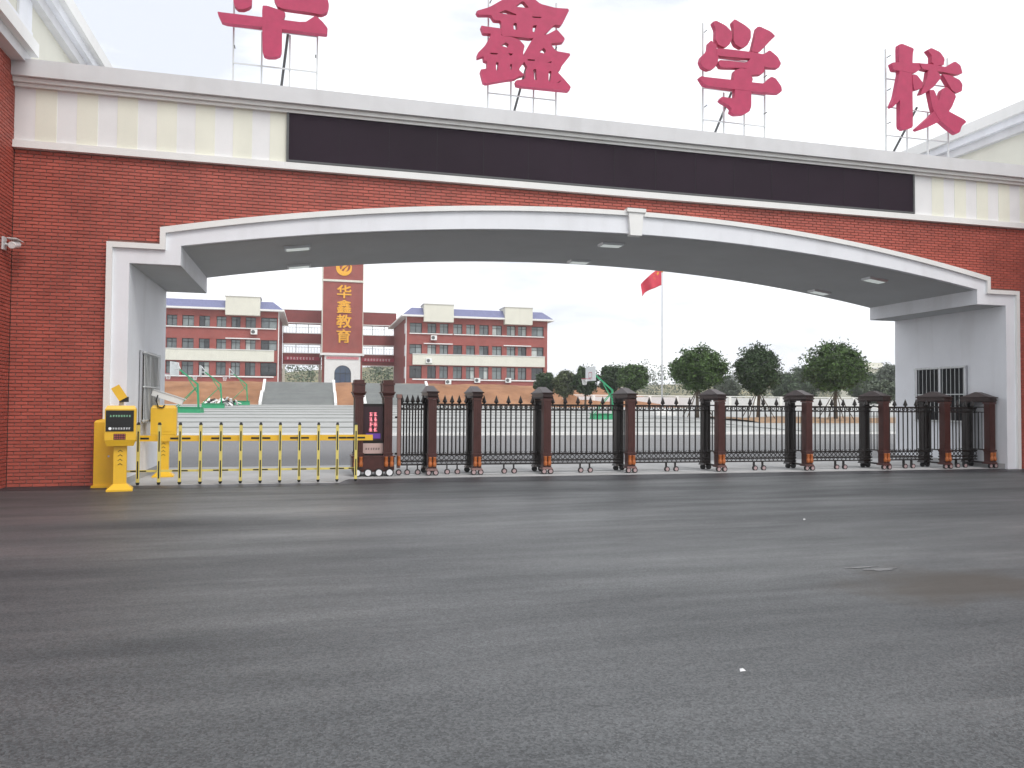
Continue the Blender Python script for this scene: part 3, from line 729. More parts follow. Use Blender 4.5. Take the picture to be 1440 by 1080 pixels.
# drive unit leading the gate
Xa = gx(504); Xb = gx(545); Yd = Yg(.9)-.02
du = thing('drive_unit', 'brown wheeled drive head of the gate with glowing pink text panel', 'drive unit', (Xa, Yd, 0))
W_ = Xb-Xa
ch = MB(); ch.box(-.13, W_+.13, -.12, .55, .14, .40); ch.box(-.15, W_+.15, -.14, .57, .401, .43); ch.box(-.12, W_+.12, -.10, .53, .10, .139)
cbase = ch.build('chassis', M_GATE, du)
for i in range(4):
    xx = -.03+i*(W_+.06)/3
    w_ = link('wheel', MB().tube((0, -.03, 0), (0, .03, 0), .085, 18).mesh('wheel', M_BLACK), du, (xx, -.13, .09))
    MB().tube((0, -.036, 0), (0, -.0305, 0), .062, 14).build('hub', mat('hub_white', (.72, .72, .74), .4), w_)
for xx in (-.07, .04, W_-.04, W_+.07): link('lantern', lan, cbase, (xx, -.165, .02))
for xx in (0, W_):
    for yy in (0, .42):
        p = link('pillar', pil if yy == 0 else pil_r, du, (xx, yy, .03))
        mb = MB(); mb.frustum((0, 0), (.11, .11), (.13, .13), 1.64, 1.69); mb.box(-.14, .14, -.14, .14, 1.692, 1.72); mb.box(-.115, .115, -.115, .115, 1.722, 1.86); mb.box(-.13, .13, -.13, .13, 1.862, 1.90); mb.box(-.10, .10, -.10, .10, 1.902, 1.96)
        mb.build('pillar_cap', M_GATED if yy else M_GATE, p)
MB().box(.086, W_-.086, .05, .33, .431, 1.50).build('casing', M_GATED, du)
sp = MB().box(.10, W_-.10, .03, .049, .74, 1.44).build('screen', mat('screen_plum', (.03, .006, .012), .3), du)
mb = MB()
for k in range(2): glyphs(mb, W_/2-.088+k*.092, 1.24, .105, 4, .08, .0265, .029, 11+k, True)
mb.build('screen_text', mat('led_pink', (.6, .15, .18), .5, emit=(1, .25, .3, 1.2)), sp)
MB().box(.15, W_-.15, .0262, .0292, .78, .885).build('screen_strip', mat('led_violet', (.06, .02, .14), .5, emit=(.15, .05, .4, .35)), sp)
pl = MB().box(.09, W_-.09, .028, .049, .47, .68).build('name_plate', mat('plate', (.55, .40, .37), .5), du)
mb = MB(); glyphs(mb, .135, .545, .052, max(3, int((W_-.27)/.052)), .043, .0255, .0275, 21); mb.build('plate_text', M_BLACK, pl)
MB().box(W_+.20, W_+.27, .02, .12, .16, 1.62).box(W_+.185, W_+.285, 0, .14, 1.621, 1.70).build('link_post', mat('link_post', (.24, .13, .11), .4, var=.12), du)
link('lantern', lan, du, (W_+.235, -.02, .02))
w_ = link('wheel', wh, du, (W_+.235, .02, .075)); link('hub', hub, w_)
MB().box(W_+.155, W_+.20, .04, .10, .44, .48).box(W_+.155, W_+.20, .04, .10, 1.2, 1.24).build('link_arm', M_GATED, du)

# ------------------------------------------------------------------ campus buildings
def c5(a, b): return (a/4.5+220, b/4.5+360)
def c6(a, b): return (a/4.5+480, b/4.5+360)
YB0 = 118.0
ROWS = [(5.45, 7.40), (9.18, 10.72), (12.46, 14.02)]
def teaching(label, X0, X1, cols, boxes, side, short):
    b = thing('teaching_building', label, 'building', ((X0+X1)/2, YB0, 4.1)); ox, oz = (X0+X1)/2, 4.1
    def part(name, m_, parent, *bs):
        mb = MB()
        for q in bs: mb.box(q[0]-ox, q[1]-ox, q[2]-YB0, q[3]-YB0, q[4]-oz, q[5]-oz)
        return mb.build(name, m_, parent)
    D = 20
    part('core', M_FARDARK, b, (X0+.05, X1-.05, YB0+.6, YB0+D, 4.15, 14.9))
    zs = [4.1]+[v for r in ROWS for v in r]+[15.0]
    sp_ = [(X0, X1, YB0, YB0+.6, zs[2*i], zs[2*i+1]) for i in range(4)]
    edges = [X0]+[v for c in cols for v in c]+[X1]
    wl = part('wall', M_FARBRICK, b, *sp_)
    for r in ROWS:
        for i in range(len(cols)+1):
            a, c = edges[2*i], edges[2*i+1]
            if c-a > .05: part('pier', M_FARBRICK, b, (a, c, YB0+.02, YB0+.58, r[0]+.001, r[1]-.001))
    for ri, r in enumerate(ROWS):
        for ci_, (a, c) in enumerate(cols):
            k = random.choice([0, 0, 0, 1, 1, 2])
            wd = part('window', M_DARKMETAL, b, (a+.002, c-.002, YB0+.28, YB0+.34, r[0]+.002, r[0]+.07), (a+.002, c-.002, YB0+.28, YB0+.34, r[1]-.07, r[1]-.002), (a+.002, a+.06, YB0+.28, YB0+.34, r[0]+.071, r[1]-.071), (c-.06, c-.002, YB0+.28, YB0+.34, r[0]+.071, r[1]-.071),
                      ((a+c)/2-.03, (a+c)/2+.03, YB0+.28, YB0+.34, r[0]+.071, r[1]-.071), (a+.061, c-.061, YB0+.285, YB0+.335, r[0]+(r[1]-r[0])*.68, r[0]+(r[1]-r[0])*.68+.05))
            mid = (a+c)/2
            for sd_, (p0, p1) in enumerate(((a, mid), (mid, c))):
                kk = random.choice([0, 0, 1, 1, 2, 3]) if random.random() < .6 else k
                part('pane', M_GL[kk], wd, (p0+.01, p1-.01, YB0+.36+.03*sd_, YB0+.38+.03*sd_, r[0]+.01, r[1]-.01))
    # white string courses and cream band
    cr_ = part('band', M_CREAM, b, (X0+.9, X1-.5, YB0-.30, YB0+.01, 7.55, 9.16))
    for (a, c) in short[0]: part('sill', M_TRIM, b, (a, c, YB0-.22, YB0+.01, 12.30, 12.44))
    for (a, c) in short[1]: part('string_course', M_TRIM, b, (a, c, YB0-.35, YB0+.01, 10.78, 10.92))
    part('base_course', M_TRIM, b, (X0+.9, X1-.5, YB0-.18, YB0+.01, 5.22, 5.40))
    part('string_course', M_TRIM, b, (X0+.9, X1-.5, YB0-.40, YB0-.002, 9.163, 9.25))
    # corner edges
    part('eave', M_TRIM, b, (X0-.9, X1+.9, YB0-.9, YB0+D+.9, 14.92, 15.18))
    rf = MB(); e = .75; rz0, rz1 = 15.182-oz, 17.4-oz
    hx = (X1-X0)/2+e; hy0, hy1 = -e, D+e; ins = 5.0
    rf.add([(-hx, hy0, rz0), (hx, hy0, rz0), (hx, hy1, rz0), (-hx, hy1, rz0), (-hx+1.5, hy0+1.3, 16.42-oz), (hx-1.5, hy0+1.3, 16.42-oz), (hx-1.5, hy1-1.3, 16.42-oz), (-hx+1.5, hy1-1.3, 16.42-oz)],
           [(0, 3, 2, 1), (4, 5, 6, 7), (0, 1, 5, 4), (1, 2, 6, 5), (2, 3, 7, 6), (3, 0, 4, 7)])
    roof = rf.build('roof', M_ROOF, b)
    for (a, c) in boxes:
        part('roof_parapet', M_CREAM, roof, (a, c, YB0-1.05, YB0+2.6, 14.18, 16.85))
        part('parapet_cap', M_TRIM, roof, (a-.12, c+.12, YB0-1.17, YB0+2.7, 16.852, 16.98))
    s_x = X0 if side < 0 else X1
    part('downpipe', M_TRIM, b, (*sorted((s_x+(-.02 if side < 0 else .02), s_x+(-.16 if side < 0 else .16))), YB0+.1, YB0+.24, 4.2, 14.9))
    for i in range(3):
        part('corner_course', M_COPING, b, (*sorted((s_x, s_x+(-.03 if side < 0 else .03))), YB0+.3, YB0+3.0, 5.5+i*3.5, 7.3+i*3.4))
    return b
cx6 = lambda a: onY(*c6(a, 560), YB0).x
cx5 = lambda a: onY(*c5(a, 560), YB0).x
colsR = [(cx6(a), cx6(b)) for a, b in ((432, 510), (545, 600), (622, 676), (708, 765), (790, 846), (873, 932), (955, 1016), (1047, 1102), (1118, 1172), (1204, 1280))]
colsL = [(cx5(a), cx5(b)) for a, b in ((62, 128), (160, 235), (268, 336), (378, 440), (472, 530), (562, 627), (660, 762))]
sp0 = 3.05
for i in range(5): a, c = colsL[0]; colsL.insert(0, (a-sp0, a-sp0+1.75))
bR = teaching('three-storey red brick teaching block with two cream roof parapets', 14.2, 36.8, colsR, [(16.7, 21.3), (29.5, 34.0)], -1, ([(14.6, 21.3), (21.5, 36.2)], [(16.8, 21.3), (29.5, 34.0)]))
bL = teaching('three-storey red brick teaching block with one cream roof parapet seen past the white pier', -38.0, -4.75, colsL, [(-12, -7.25)], 1, ([(-37, -5.0)], [(-12, -7.25)]))
# open link corridors
def link_block(label, X0, X1, seed):
    b = thing('link_corridor', label, 'building', ((X0+X1)/2, 137, 4.1)); ox = (X0+X1)/2
    def part(name, m_, parent, q): return MB().box(q[0]-ox, q[1]-ox, q[2]-137, q[3]-137, q[4]-4.1, q[5]-4.1).build(name, m_, parent)
    for z0, z1 in ((8.22, 10.08), (11.80, 13.50), (15.40, 17.55)):
        part('parapet', M_FARDARK, b, (X0, X1, 137, 137.25, z0, z1)); part('floor_slab', M_CREAM, b, (X0, X1, 137.252, 140, z1-.9 if z1 < 17 else 17.2, z1-.6 if z1 < 17 else 17.4))
        part('parapet', M_FARDARK, b, (X0, X1, 140.0, 140.2, z0, z1-.35))
        part('coping', M_TRIM, b, (X0, X1, 136.93, 137.32, z1+.002, z1+.12)); part('edge_beam', M_TRIM, b, (X0, X1, 136.95, 137.2, z0-.14, z0-.002))
    n = 3
    for i in range(n+1):
        xx = X0+.12+(X1-X0-.24)*i/n
        for z0, z1 in ((10.2, 11.66), (13.62, 15.26)):
            part('post', M_STEELD if i % n else M_CREAM, b, (xx-.05, xx+.05, 137.05, 137.15, z0, z1))
            if i < n:
                for k in (1, 2, 3): part('mullion', M_STEELD, b, (xx+k*.5-.02, xx+k*.5+.02, 137.06, 137.10, z0, z0+.95))
                part('rail', M_STEELD, b, (xx+.06, xx+(X1-X0-.24)/n-.06, 137.06, 137.11, z0+.95, z0+1.0))
    for xx in (X0+.2, X1-.2): part('column', M_CREAM, b, (xx-.2, xx+.2, 137.0, 137.4, 4.1, 8.07))
    t = tag(MB().box(-(X1-X0)/2+.3, (X1-X0)/2-.3, -.02, .02, -.32, .32).build('banner', M_BANNER, None, (ox, 136.9, 9.2)), 'red slogan banner on the corridor between tower and '+('one-parapet block' if X0 < 0 else 'two-parapet block'), 'banner', 'slogan banners')
    mb = MB(); glyphs(mb, -(X1-X0)/2+.7, -.18, .52, int((X1-X0-1.3)/.52), .40, -.026, -.0215, seed); mb.build('lettering', M_WMARK, t)
    return b
link_block('open two-level red corridor joining the gold-lettered tower to the one-parapet block', -4.7, 1.70, 31)
link_block('open two-level red corridor joining the gold-lettered tower to the two-parapet block', 8.36, 14.6, 32)

# tower
tw = thing('tower', 'tall red brick tower with gold vertical characters and arched white entrance', 'tower', (5.03, 130, 4.1))
def tp(name, m_, parent, x0, x1, y0, y1, z0, z1): return MB().box(x0-5.03, x1-5.03, y0-130, y1-130, z0-4.1, z1-4.1).build(name, m_, parent)
tp('shaft', M_FARBRICK, tw, 1.80, 8.26, 130, 136.5, 4.1, 30)
tp('edge_strip', M_CREAM, tw, 1.66, 1.80, 129.95, 136.52, 9.9, 30.02); tp('edge_strip', M_CREAM, tw, 8.26, 8.36, 129.98, 136.52, 9.9, 30.02)
tp('band', M_CREAM, tw, 1.70, 8.36, 129.85, 136.6, 21.68, 22.02)
tp('crown', M_TRIM, tw, 1.4, 8.66, 129.6, 136.9, 30.03, 30.6)
tp('canopy', M_TRIM, tw, 1.43, 8.55, 129.2, 136.6, 9.42, 9.80)
ent = MB(); arch = [(3.75, 4.1), (3.75, 6.5)]+[(5.1-1.35*math.cos(math.pi*i/12), 6.5+1.30*math.sin(math.pi*i/12)) for i in range(1, 12)]+[(6.45, 6.5), (6.45, 4.1)]
ent.fill([[(2.15, 4.1), *arch, (7.95, 4.1), (7.95, 9.41), (2.15, 9.41)]], 129.5, 129.98)
ent.v = [(x-5.03, y-130, z-4.1) for x, y, z in ent.v]; en = ent.build('entrance', M_TRIM, tw)
gl = MB(); gl.prism([(x-5.03, z-4.1) for x, z in arch], -.20, -.12); dg = gl.build('arched_door', M_BLUEGL, tw)
mb = MB()
for xx in (-1.25, -.42, .42, 1.25): mb.box(xx-.04+.07, xx+.04+.07, -.24, -.205, .02, 3.2 if abs(xx) < 1 else 2.5)
mb.box(-1.22, 1.36, -.235, -.207, 2.3, 2.38); mb.build('door_frame', M_DARKMETAL, dg)
bn = tag(MB().box(-2.6, 2.6, -.03, .03, -.22, .22).build('banner', M_PINK, None, (5.05, 129.42, 9.0)), 'narrow pink banner across the top of the white arched entrance', 'banner', 'slogan banners')
mb = MB(); glyphs(mb, -2.4, -.13, .37, 13, .27, -.036, -.0315, 8); mb.build('lettering', M_BANNER, bn)
def text_mesh(ch, size, depth, offset):
    c = bpy.data.curves.new('t', 'FONT'); c.body = ch; c.size = size; c.extrude = depth; c.offset = offset; c.align_x = 'CENTER'; c.align_y = 'CENTER'
    o = bpy.data.objects.new('t', c); COL.objects.link(o)
    bpy.context.view_layer.update()
    me = bpy.data.meshes.new_from_object(o.evaluated_get(bpy.context.evaluated_depsgraph_get()))
    bpy.data.objects.remove(o); bpy.data.curves.remove(c)
    return me
for i, chx in enumerate('华鑫教育'):
    me = text_mesh(chx, 2.5, .03, 0)
    xs_ = [v.co.x for v in me.vertices]; ys_ = [v.co.y for v in me.vertices]
    cx_, cy_ = (min(xs_)+max(xs_))/2, (min(ys_)+max(ys_))/2
    mb = MB(); fs_ = [tuple(p.vertices) for p in me.polygons]
    for k, (dx_, dz_) in enumerate(((-.055, -.04), (.055, -.04), (-.055, .04), (.055, .04), (0, 0))):
        mb.add([(v.co.x-cx_+dx_, -v.co.z-.006*k, (v.co.y-cy_)*.93+dz_) for v in me.vertices], fs_)
    mb.build('gold_character', M_GOLD, tw, (5.2-5.03, -.08, 20.05-i*2.46-4.1), fix=False)
em = MB(); n = 28; cx_, cz_ = 5.12, 24.0
lo = [(cx_+1.30*math.cos(2*math.pi*i/n), cz_+1.30*math.sin(2*math.pi*i/n)) for i in range(n)]
hi_ = [(cx_+.15+.88*math.cos(2*math.pi*i/n), cz_+.24+.86*math.sin(2*math.pi*i/n)) for i in range(n)]
em.fill([lo, hi_], 129.9, 129.998)
em.fill([[(4.55, 23.5), (4.9, 24.3), (5.3, 24.5), (5.75, 25.0), (5.5, 24.3), (5.0, 23.9)]], 129.91, 129.998); em.fill([[(5.0, 23.4), (5.3, 23.9), (5.85, 24.4), (5.65, 23.7), (5.3, 23.3)]], 129.905, 129.998)
em.v = [(x-5.03, y-130, z-4.1) for x, y, z in em.v]; em.build('emblem', M_GOLD, tw)

# air conditioner units
acw = [('on the one-parapet block, under its top floor', *c5(617, 480)), ('under the top floor of the two-parapet block', *c6(587, 517)), ('on the cream band of the two-parapet block', *c6(556, 662)),
       ('at the foot of the two-parapet block, beside its end bay', *c6(678, 797)), ('at the foot of the two-parapet block, mid length', *c6(862, 787)), ('at the foot of the two-parapet block, towards its free end', *c6(1058, 787))]
for lb, px_, py_ in acw:
    p = onY(px_, py_, YB0-.75)
    a = thing('air_conditioner', 'white air conditioner unit '+lb, 'air conditioner', (p.x, YB0-.35, p.z-.35), 'wall air conditioners')
    MB().box(-.45, .45, -.36, .02, .0, .72).build('casing', M_TRIM, a); 
    MB().tube((-.12, -.372, .36), (-.12, -.362, .36), .27, 16).build('fan_grille', M_STEELD, a)
    MB().box(-.4, -.34, -.34, .34, -.06, -.002).box(.34, .4, -.34, .34, -.06, -.002).build('bracket', M_STEELD, a)

# staircases up the embankment
def stair(label, X0, X1):
    s = thing('staircase', label, 'staircase', ((X0+X1)/2, 91, 1.25)); h = (X1-X0)/2
    y = 0; z = 0; n = 19; rise = 2.87/n
    for i in range(n):
        d_ = .34 if i != 9 else 2.2
        MB().box(-h, h, y, 11.5, z, z+rise-.002).build('step', M_STONE, s)
        MB().box(-h, h, y-.03, y+.16, z+rise-.06, z+rise+.004).build('nosing', M_PAVE, s)
        y += d_; z += rise
    for sx in (-1, 1):
        mb = MB(); pr_ = [(-.5, 0), (-.5, .35), (9*.34, 9*rise+.35), (9*.34+2.1, 9*rise+.38), (y, z+.35), (y, 0)]
        mb.add([(sx*(h+.17)-.15, a, b) for a, b in pr_]+[(sx*(h+.17)+.15, a, b) for a, b in pr_], [tuple(range(6)), tuple(range(11, 5, -1))]+[(i, 6+i, 6+(i+1) % 6, (i+1) % 6) for i in range(6)])
        mb.build('stringer', M_TRIM, s)
stair('broad grey stone staircase below the one-parapet block, wholly in view', -5.3, 2.65)
stair('broad grey stone staircase partly hidden behind the drive head of the gate', 6.35, 14.3)

# ------------------------------------------------------------------ basketball hoops
def hoop_proto():
    t = thing('basketball_hoop', '', 'hoop', (0, 0, 0), 'basketball hoops on the plaza')
    MB().frustum((0, 0), (1.0, .5), (.95, .45), 0, .42).box(-1.02, 1.02, -.52, .52, .421, .47).build('base', M_GREEN, t)
    mb = MB(); mb.bar((.72, 0, .47), (.62, 0, 2.3), .13, .13); mb.build('post', M_GREEN, t)
    a = MB(); a.bar((.62, 0, 2.25), (-.75, 0, 3.35), .09, .11); a.bar((.66, 0, 1.5), (-.1, 0, 2.7), .07, .07); a.build('arm', M_GREEN, t)
    MB().bar((-.9, -.25, .47), (.55, -.1, 2.0), .05, .05).bar((-.9, .25, .47), (.55, .1, 2.0), .05, .05).build('strut', M_GREEN, t)
    mb = MB(); mb.bar((-.75, 0, 3.35), (-1.12, 0, 3.35), .08, .10); mb.bar((-.7, 0, 3.4), (-1.1, .5, 3.9), .04, .04); mb.bar((-.7, 0, 3.4), (-1.1, -.5, 3.9), .04, .04); mb.build('bracket', M_STEELW, t)
    b = MB().box(-1.16, -1.12, -.9, .9, 2.9, 3.95).build('backboard', M_BOARD, t)
    MB().box(-1.166, -1.161, -.3, .3, 3.1, 3.14).box(-1.166, -1.161, -.3, .3, 3.5, 3.54).box(-1.166, -1.161, -.3, -.26, 3.141, 3.499).box(-1.166, -1.161, .26, .3, 3.141, 3.499).build('target_square', M_BANNER, b)
    mb = MB(); n = 16
    for i in range(n):
        q, r = 2*math.pi*i/n, 2*math.pi*(i+1)/n
        mb.tube((-1.62+.23*math.cos(q), .23*math.sin(q), 3.05), (-1.62+.23*math.cos(r), .23*math.sin(r), 3.05), .016, 6)
    mb.bar((-1.39, 0, 3.05), (-1.16, 0, 3.05), .1, .04); mb.build('ring', M_BANNER, t)
    mb = MB()
    for i in range(12):
        q, r = 2*math.pi*i/12, 2*math.pi*(i+1)/12
        mb.tube((-1.62+.23*math.cos(q), .23*math.sin(q), 3.04), (-1.62+.13*math.cos(r), .13*math.sin(r), 2.6), .007, 4); mb.tube((-1.62+.23*math.cos(r), .23*math.sin(r), 3.04), (-1.62+.13*math.cos(q), .13*math.sin(q), 2.6), .007, 4)
    mb.build('net', M_WMARK, t)
    return t
def tier_z(Y):
    i = min(nt_-1, max(0, int((Y-36.602)/dY))); return .118+i*(1.25-.118)/(nt_-1)
hp = hoop_proto()
hs = [(266, 64, 'green basketball hoop on the plaza with whole base box showing, nearest the gateway'), (300, 76, 'green basketball hoop on the plaza standing in front of the scrap heap'),
      (338, 88, 'green basketball hoop on the plaza at the foot of the soil bank'), (850, 54, 'green basketball hoop on the plaza in front of the round trees')]
for i, (px_, Y_, lb) in enumerate(hs):
    o = hp if i == 0 else copy_tree(hp)
    X_ = onY(px_, 560, Y_).x; o.location = (X_, Y_, tier_z(Y_)+.006 if X_ < 27 else gz(Y_)); o.rotation_euler.z = R(random.uniform(-12, 4)); o['label'] = lb
# heap of scraps
hpX = onY(312, 560, 86).x
sh = thing('scrap_heap', 'heap of white and black boards and scraps below the soil bank', 'heap', (hpX, 85.5, tier_z(85.5)))
for i in range(46):
    a = random.uniform(0, 6.28); d_ = random.uniform(0, 1)**.7*1.9; l_ = random.uniform(.35, 1.1)
    mb = MB(); mb.box(-l_/2, l_/2, -.12, .12, -.03, .03)
    o = mb.build('board', M_TRIM if random.random() < .62 else M_BLACK, sh, (d_*math.cos(a), d_*math.sin(a)*.5, max(.08, (1.25-d_*.55)*random.uniform(.2, .9))))
    o.rotation_euler = (random.uniform(-.6, .6), random.uniform(-.9, .9), random.uniform(0, 3.1))

# ------------------------------------------------------------------ flagpole and flag
YP = 62.0; fpx = onY(931, 500, YP).x; fz = gz(YP)
fp = thing('flagpole', 'tall thin steel flagpole standing on the plaza', 'flagpole', (fpx, YP, fz))
MB().tube((0, 0, 0), (0, 0, 12.6), .075, 12, .035).build('pole', M_ALU, fp); lathe([(.02, 12.6), (.09, 12.66), (.1, 12.72), (.05, 12.8), (.005, 12.82)], 10).build('ball', M_GOLD, fp)
MB().frustum((0, 0), (.9, .9), (.9, .9), 0, .28).frustum((0, 0), (.45, .45), (.4, .4), .281, .6).build('plinth', M_TRIM, fp)
za, zb2 = onY(931, 374, YP).z, onY(931, 401, YP).z
W1 = onY(928, 400, YP).x-onY(901, 400, YP).x; drop = onY(905, 372, YP).z-onY(905, 398, YP).z
fl = MB(); nu, nv = 24, 12
def fpt(u, v, off=0):
    x = -.07-W1*u; y = .28*math.sin(u*8+v*1.2)*u+.10*math.sin(u*15+v*3)*u+off; z = za-(za-zb2)*v*(1-.35*u)-drop*u*(.75+.25*u)-.10*math.sin(u*7)*u
    return (x, y, z-fz)
for j in range(nv+1):
    for i in range(nu+1): fl.v.append(fpt(i/nu, j/nv))
fl.f = [(j*(nu+1)+i, j*(nu+1)+i+1, (j+1)*(nu+1)+i+1, (j+1)*(nu+1)+i) for j in range(nv) for i in range(nu)]
fo = fl.build('flag', M_FLAG, None, (fpx, YP, fz), smooth=True, fix=False)
tag(fo, 'red flag with small yellow stars drooping from the flagpole', 'flag')
mb = MB()
for (u, v, r) in ((.18, .26, .13), (.34, .12, .045), (.40, .22, .045), (.40, .36, .045), (.34, .46, .045)):
    pts = [fpt(u+(r if k % 2 == 0 else r*.4)*.66*math.sin(math.pi*k/5), v-(r if k % 2 == 0 else r*.4)*math.cos(math.pi*k/5), -.012) for k in range(10)]
    mb.add(pts+[fpt(u, v, -.012)], [(k, (k+1) % 10, 10) for k in range(10)])
mb.build('stars', M_GOLD, fo, fix=False)
sm = fo.modifiers.new('thickness', 'SOLIDIFY'); sm.thickness = .006; sm.offset = 1

# ------------------------------------------------------------------ boundary wall, far house
bw = thing('boundary_wall', 'long low pale wall behind the planting bed and trees', 'wall', (90, 95, 1.2))
for i in range(30): 
    MB().box(-58+i*4.0+.2, -58+i*4.0+3.8, -.1, .1, -.6, 1.45).build('wall_panel', M_COPING, bw); MB().box(-58+i*4.0-.2, -58+i*4.0+.2, -.17, .17, -.6, 1.56).build('pier', M_TRIM, bw)
MB().box(-58.2, 62, -.16, .16, 1.562, 1.68).build('coping', M_TRIM, bw)
hx = onY(1237, 530, 160).x
fh = thing('far_house', 'pale cream three-storey house among trees beyond the wall', 'house', (hx, 160, 1.6))
MB().box(-5, 5, 0, 8, 0, 9.3).build('wall', M_CREAM, fh); MB().box(-5.4, 5.4, -.5, 8.4, 9.302, 9.6).build('roof', M_COPING, fh)
MB().box(-3.2, 1.4, .5, 5, 9.602, 10.9).build('stair_head', M_CREAM, fh)
MB().box(-5.3, 5.3, -.45, .02, 6.0, 6.25).build('ledge', M_TRIM, fh)
for zz in (1.0, 3.9, 6.9):
    for xx in (-3.8, -.9, 2.1):
        w_ = MB().box(xx, xx+1.6, -.06, -.002, zz, zz+1.5).build('window', M_STEELW, fh); MB().box(xx+.1, xx+1.5, -.075, -.062, zz+.1, zz+1.4).build('pane', M_GL[0], w_)

# ------------------------------------------------------------------ trees
def leafmat(name, col, tr=.25):
    m_ = mat(name, col, .55, var=.25, scale=1.5, island=.5, spec=.35); return m_
LM = {'dark': leafmat('leaf_dark', (.036, .066, .022)), 'mid': leafmat('leaf_mid', (.056, .104, .024)), 'olive': leafmat('leaf_olive', (.085, .105, .045)), 'far': leafmat('leaf_far', (.070, .105, .055)), 'grey': leafmat('leaf_grey', (.10, .125, .085))}
def leaf(mb, c, size, rg):
    a = Vector((rg.gauss(0, 1), rg.gauss(0, 1), rg.gauss(0, .7)))
    if a.length < .05: a = Vector((1, 0, 0))
    a.normalize(); b = a.cross(Vector((rg.gauss(0, 1), rg.gauss(0, 1), rg.gauss(0, 1)+.3))); 
    if b.length < .05: b = a.orthogonal()
    b.normalize(); s = size*rg.uniform(.6, 1.3); t = s*.42; c = Vector(c)
    mb.add([c-a*s, c+b*t, c+a*s, c-b*t], [(0, 1, 2, 3)])
def crown(rx, ry, rz, cz, nclump, nleaf, size, rg, flat=.0):
    mb = MB()
    for k in range(nclump):
        u, v = rg.uniform(-1, 1), rg.uniform(0, 6.283); q = math.sqrt(1-u*u)
        rad = rg.uniform(.55, 1.0)**.6*rg.uniform(.82, 1.04)
        if u < -.4: rad *= .86
        if k % 4 == 0: rad *= rg.uniform(.15, .75)
        cx_, cy_, cz_ = rx*q*math.cos(v)*rad, ry*q*math.sin(v)*rad, rz*u*rad
        cr_ = rg.uniform(.13, .26)*(rx+rz)/2
        for i in range(nleaf):
            d_ = Vector((rg.gauss(0, 1), rg.gauss(0, 1), rg.gauss(0, .8)))*cr_*.55
            leaf(mb, (cx_+d_.x, cy_+d_.y, cz+cz_+d_.z), size, rg)
    return mb
def tree(label, px, py, rxp, ryp, Y, base, kind, group='round trees on the campus', stakes=True, seed=0, ncl=95, nl=64, lsz=.125):
    c = onY(px, py, Y); k = (c-CP).dot(fw); rx, rz = rxp*k/F, ryp*k/F; rg = random.Random(seed)
    t = thing('tree', label, 'tree', (c.x, Y, base), group)
    cz = c.z-base; mb = MB(); tz = cz-rz*.75
    r0_ = .10+rz*.03; pts = [Vector((0, 0, -.05)), Vector((rg.uniform(-.06, .06), 0, tz*.6)), Vector((rg.uniform(-.1, .1), .05, tz)), Vector((rg.uniform(-.1, .1), 0, cz))]
    for i in range(3): mb.tube(pts[i], pts[i+1], r0_*(1-.22*i), 8, r0_*(1-.22*(i+1)))
    for i in range(9):
        a = 6.283*i/9+rg.uniform(-.3, .3); e = Vector((rx*.72*math.cos(a), rx*.72*math.sin(a), cz+rg.uniform(-.45, .55)*rz)); s = pts[2].lerp(pts[3], rg.uniform(0, .6))
        md = s.lerp(e, .5)+Vector((0, 0, -.1*rz)); mb.tube(s, md, r0_*.42, 6, r0_*.25); mb.tube(md, e, r0_*.25, 5, r0_*.06)
    mb.build('trunk', M_BARK, t, smooth=True)
    crown(rx*.97, rx*.97, rz*1.04, cz-rz*.06, int(ncl*2.5), nl, lsz*(1 if Y < 60 else 1.35), rg).build('crown', LM[kind], t, fix=False)
    if stakes:
        for i in range(4):
            a = .5+i*1.57; mb = MB(); mb.tube((1.35*math.cos(a), 1.35*math.sin(a), .02), (.08*math.cos(a), .08*math.sin(a), min(tz*.95, 2.1)), .035, 6); mb.build('support_stake', M_BARK, t)
    return t
tree('full round dark tree propped by stakes, beside the far cream house', 1175, 516, 43, 36, 50, gz(50)+.15, 'mid', seed=1, ncl=120)
tree('upright dark tree propped by stakes between two wider trees', 1066, 521, 31, 34, 52, gz(52)+.15, 'dark', seed=2, ncl=100)
tree('wide round tree standing just beyond the flagpole', 981, 519, 41, 30, 54, gz(54)+.15, 'mid', seed=3, ncl=110)
tree('dark bushy tree behind the green basketball arm, on the flagpole side', 890, 531, 22, 19, 74, gz(74), 'mid', seed=4, stakes=False, ncl=70)
tree('small dark tree behind the backboard, second from the flagpole', 859, 533, 18, 20, 77, gz(77), 'dark', seed=5, stakes=False, ncl=60)
tree('small dark tree just beside the backboard, on the teaching block side', 823, 537, 18, 20, 79, gz(79), 'dark', seed=6, stakes=False, ncl=60)
tree('olive round tree between two darker trees', 794, 540, 17, 19, 81, gz(81), 'olive', seed=7, stakes=False, ncl=60)
tree('dark tree at the free end of the two-parapet block', 766, 540, 15, 18, 83, gz(83), 'dark', seed=8, stakes=False, ncl=55)
tree('broad grey-green tree over the wall, filling the gap between staked trees', 1132, 538, 26, 24, 108, 1.8, 'far', group='trees over the boundary wall', stakes=False, seed=21, ncl=70, lsz=.16)
tree('hazy tree rising over the wall just before the white pier', 1250, 535, 22, 24, 112, 1.8, 'grey', group='trees over the boundary wall', stakes=False, seed=22, ncl=70, lsz=.16)
tree('dull green tree over the wall at the foot of the far house', 1212, 543, 22, 20, 105, 1.8, 'far', group='trees over the boundary wall', stakes=False, seed=23, ncl=70, lsz=.16)
tree('low bluish-green tree over the wall, just past the wide round tree', 1022, 546, 18, 17, 110, 1.8, 'grey', group='trees over the boundary wall', stakes=False, seed=24, ncl=60, lsz=.16)
